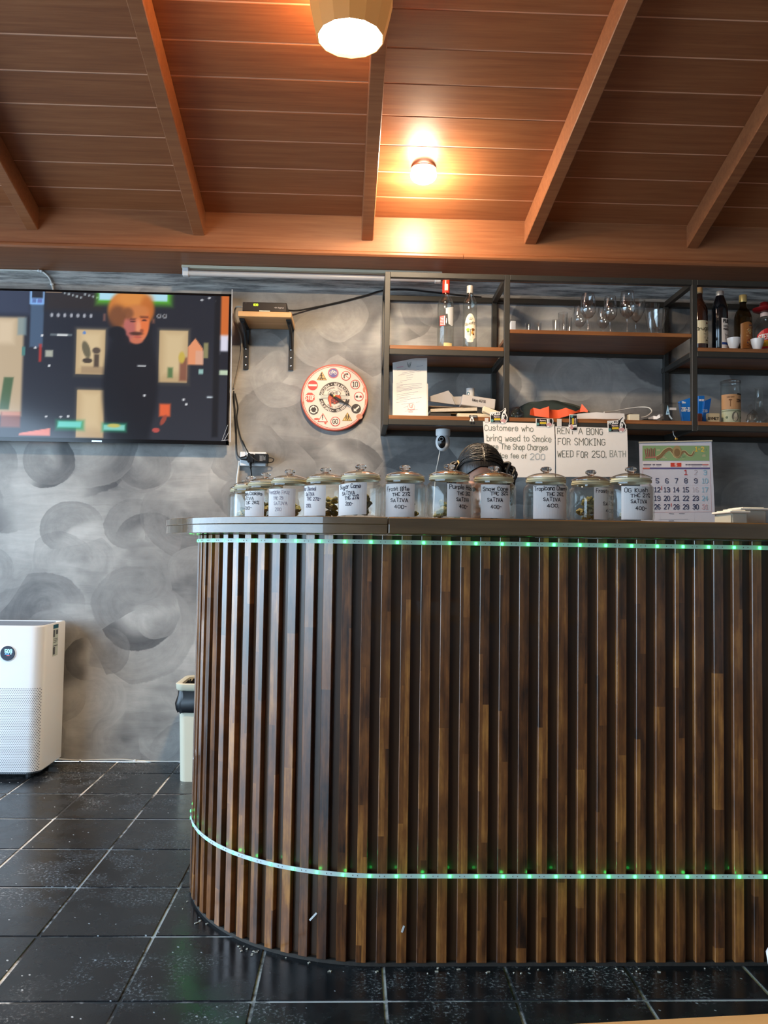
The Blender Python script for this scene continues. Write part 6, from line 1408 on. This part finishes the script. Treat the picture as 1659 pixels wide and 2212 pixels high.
limb(bd, [(PXc, 3.03, 1.11, .060), (PXc, 2.985, 1.18, .054), tuple(hd(0, .035, -.06))+(.056,)])
bd.ball(HC+HR @ Vector((0, .012, .025)), .074, .092, .088, 24, 16, rot=HR); bd.ball(hd(0, -.018, -.038), .060, .068, .072, 20, 14, rot=HR); bd.ball(hd(0, -.050, -.090), .028, .028, .022, 14, 10, rot=HR)
limb(bd, [tuple(hd(0, -.082, .004))+(.009,), tuple(hd(0, -.096, -.026))+(.012,)], 10)
for sx_ in (-1, 1):
    bd.ball(hd(sx_*.012, -.088, -.030), .009, n=10, m=8); bd.ball(hd(sx_*.030, -.070, .006), .016, .012, .012, 12, 8, rot=HR)
    bd.ball(hd(sx_*.074, .012, -.014), .010, .018, .030, 12, 8, rot=HR); bd.ball(hd(sx_*.036, -.060, -.030), .022, .020, .020, 12, 8, rot=HR)
bd.ball(hd(0, -.080, -.058), .022, .010, .006, 12, 8, rot=HR); bd.ball(hd(0, -.078, -.067), .019, .010, .006, 12, 8, rot=HR); bd.ball(hd(0, -.066, .022), .055, .020, .012, 14, 8, rot=HR)
def plc(me, name, m, **kw):
    for v in me.vertices: v.co -= WL['person']
    return put(name, me, m, pe, **kw)
M_SKIN = mat('skin', rgb(190, 140, 112), .5, noise=.08, nscale=20)
plc(fuse(bd, 'body', .0065), 'body', M_SKIN)
ey = MB()
for sx_ in (-1, 1): ey.ball(hd(sx_*.030, -.0795, .002), .0085, n=12, m=8)
build(ey, 'eyes', mat('dark_eyes', rgb(30, 24, 22), .2), pe, smooth=True)
shb = MB()
limb(shb, [(PXc, 3.08, .72, .136), (PXc, 3.085, .82, .126), (PXc, 3.075, .95, .134), (PXc, 3.05, 1.06, .130), (PXc, 3.035, 1.105, .084)], 18)
for sx_ in (-1, 1): limb(shb, [(PXc+sx_*.07, 3.05, 1.04, .106), (PXc+sx_*.165, 3.04, 1.085, .068), (PXc+sx_*.20, 3.01, .95, .060)])
plc(fuse(shb, 'shirt', .010), 'shirt', mat('dark_teal_cotton', rgb(44, 56, 58), .85, bump=.2, nscale=30))
trb = MB()
for sx_ in (-1, 1): limb(trb, [(PXc+sx_*.075, 3.07, .70, .118), (PXc+sx_*.11, 2.86, .69, .089), (PXc+sx_*.12, 2.655, .655, .069), (PXc+sx_*.12, 2.70, .40, .064), (PXc+sx_*.12, 2.73, .14, .056)])
plc(fuse(trb, 'trousers', .010), 'trousers', mat('black_denim', rgb(36, 38, 44), .85))
sb_ = MB()
for sx_ in (-1, 1): limb(sb_, [(PXc+sx_*.12, 2.755, .050, .045), (PXc+sx_*.125, 2.64, .040, .037), (PXc+sx_*.13, 2.56, .034, .031)])
plc(fuse(sb_, 'shoes', .008), 'shoes', mat('white_canvas', rgb(206, 204, 200), .7))
# hair: combed cap with a parting, two pigtails with ties
g = NT('black_hair'); tc = g.n('ShaderNodeTexCoord')
sv = g.noise(g.mapping(tc.outputs['Object'], (190, 24, 24)), 1.0, 4, .7, .5)
g.l(g.ramp(sv, [(.3, rgb(16, 15, 14)), (.6, rgb(34, 31, 28)), (.8, rgb(72, 62, 48))]), g.b.inputs['Base Color']); g.b.inputs['Roughness'].default_value = .32; g.bump(sv, .5, .004)
M_HAIR = g.m
hm = MB(); rows = []
for i in range(25):                                                # cap from the crown down to the hairline
    t = i/24; row = []
    for k in range(48):
        a = 2*math.pi*k/48; fwd = max(0, -math.sin(a))             # -y is the face
        side = abs(math.cos(a)); lim = 2.05-1.17*fwd**1.5-.05*side
        th = lim*t; rip = 1+.010*math.sin(a*22+3*t)*min(1, t*3)
        part_ = .003*math.exp(-(math.sin(th)*math.cos(a)/.10)**2)
        rx, ry, rz_ = .083, .101, .098
        row.append(hd(rx*math.sin(th)*math.cos(a)*rip, .012+ry*math.sin(th)*math.sin(a)*rip, .025+(rz_-part_)*math.cos(th)*rip))
    rows.append(row)
hm.grid(rows, True)
inner = [[HC+(p_-HC)*.93 for p_ in r_] for r_ in rows]; hm.grid(inner, True)
hh = build(hm, 'hair', M_HAIR, pe, smooth=True, angle=80)
rr = random.Random(4); stn = MB()
for sx_ in (-1, 1):
    e1 = Vector((sx_*.80, -.02, .28)).normalized()
    for i in range(90):
        yy = -.62+1.35*(i+rr.random())/90; b1 = Vector((sx_*rr.uniform(.03, .09), yy, math.sqrt(max(.05, 1-yy*yy)))).normalized(); e2 = (e1+Vector((0, rr.uniform(-.22, .22), rr.uniform(-.22, .22)))).normalized(); lift = 1.004+.028*rr.random()**2
        pts = []
        for k in range(9):
            t = k/8; d = (b1*(1-t)+e2*t).normalized(); h = lift+.016*math.sin(t*3.14)*rr.uniform(.6, 1.2); pts.append(hd(.083*d.x*h, .012+.101*d.y*h, .025+.098*d.z*h))
        stn.tube(smoothpath(pts, 3), [.0017*(1-.5*abs(j/24-.5)) for j in range(25)], 5)
build(stn, 'hair_strands', M_HAIR, hh, smooth=True, angle=80, kind='stuff')
rr = random.Random(8)
for sx_, nm in ((-1, 'smooth'), (1, 'curled')):
    c0 = hd(sx_*.074, .005, .050); pt = MB()
    for j in range(46 if nm == 'smooth' else 30):
        o1 = Vector((rr.uniform(-1, 1), rr.uniform(-1, 1), rr.uniform(-1, 1)))*.009; o2 = o1*2.4
        if nm == 'smooth': pts = [c0+o1*.5+Vector((.014, 0, -.004)), c0+o1*.8, c0+Vector((-.016, .0, -.006))+o1*1.6, c0+Vector((-.030, -.004, -.034))+o1*1.9, c0+Vector((-.034, -.006, -.085))+o1*1.8, c0+Vector((-.032, -.006, -.14))+o1]
        else: pts = [c0+o1*.5+Vector((-.012, 0, 0)), c0+o1]+[c0+Vector((.018+.008*math.sin(k*1.7+j), rr.uniform(-.008, .008), -.012-.028*k))+o2+Vector((rr.uniform(-.006, .006), 0, 0)) for k in range(5)]
        pts = smoothpath(pts, 4); pt.tube(pts, [(.0055 if nm == 'smooth' else .0075)*(1-.5*i/len(pts)) for i in range(len(pts))], 6)
    build(pt, 'pigtail', M_HAIR, hh, smooth=True, angle=80)
    tie = MB(); tcn = c0+Vector((sx_*.002, 0, 0)); u_ = Vector((0, 1, 0)); w_ = Vector((sx_*.35, 0, 1)).normalized()
    tie.tube([tcn+(u_*math.cos(a)+w_*math.sin(a))*.0165 for a in [2*math.pi*i/24 for i in range(24)]], .0032, 6, closed=True)
    build(tie, 'hair_tie', mat('golden_hair_tie', rgb(176, 148, 96), .4) if sx_ < 0 else M_BLACKM, hh, smooth=True)

# ---------------------------------------------------------------- litter and scuffs at the foot of the counter
rr = random.Random(11); cr = MB()
for i in range(55):
    s_ = rr.uniform(-.75, 1.2); p, a = along(s_, rr.uniform(.004, .035)); b = rr.uniform(.0008, .0026)
    ax = Vector((math.cos(a+rr.uniform(-1, 1)), math.sin(a+rr.uniform(-1, 1)), 0)).normalized(); ay = Vector((-ax.y, ax.x, 0))
    cr.obox(p+Vector((0, 0, .0012)), ax, ay, Vector((0, 0, 1)), b*rr.uniform(1, 2.2), b, .001)
build(cr, 'paint_crumbs', mat('pale_crumbs', rgb(206, 196, 180), .8), fl, kind='stuff')
for (pa, pb, wd, lab, rot) in (((669, 1988), (684, 1972), .0045, 'torn paper sticker scrap stuck low on a counter slat', 0), ((868, 2014), (873, 2000), .0045, 'white paint smear on a slat near the foot of the counter', 0)):
    def onf(q_):
        d = ray(*q_)                                               # meet the slat faces of the counter
        if q_[0] > 800: return P(q_[0], q_[1], YF-.0012)
        ox, oy = CAMP.x-CCX, CAMP.y-CCY; A = d.x*d.x+d.y*d.y; B = 2*(ox*d.x+oy*d.y); C_ = ox*ox+oy*oy-(RS+.0014)**2
        return CAMP+d*((-B-math.sqrt(B*B-4*A*C_))/(2*A))
    a, b = onf(pa), onf(pb); o = build(MB().bar(a, b, .0016, wd, up=Vector((0, 0, 1))), 'paper_scrap', M_PAPER); tag(o, lab, 'scrap')
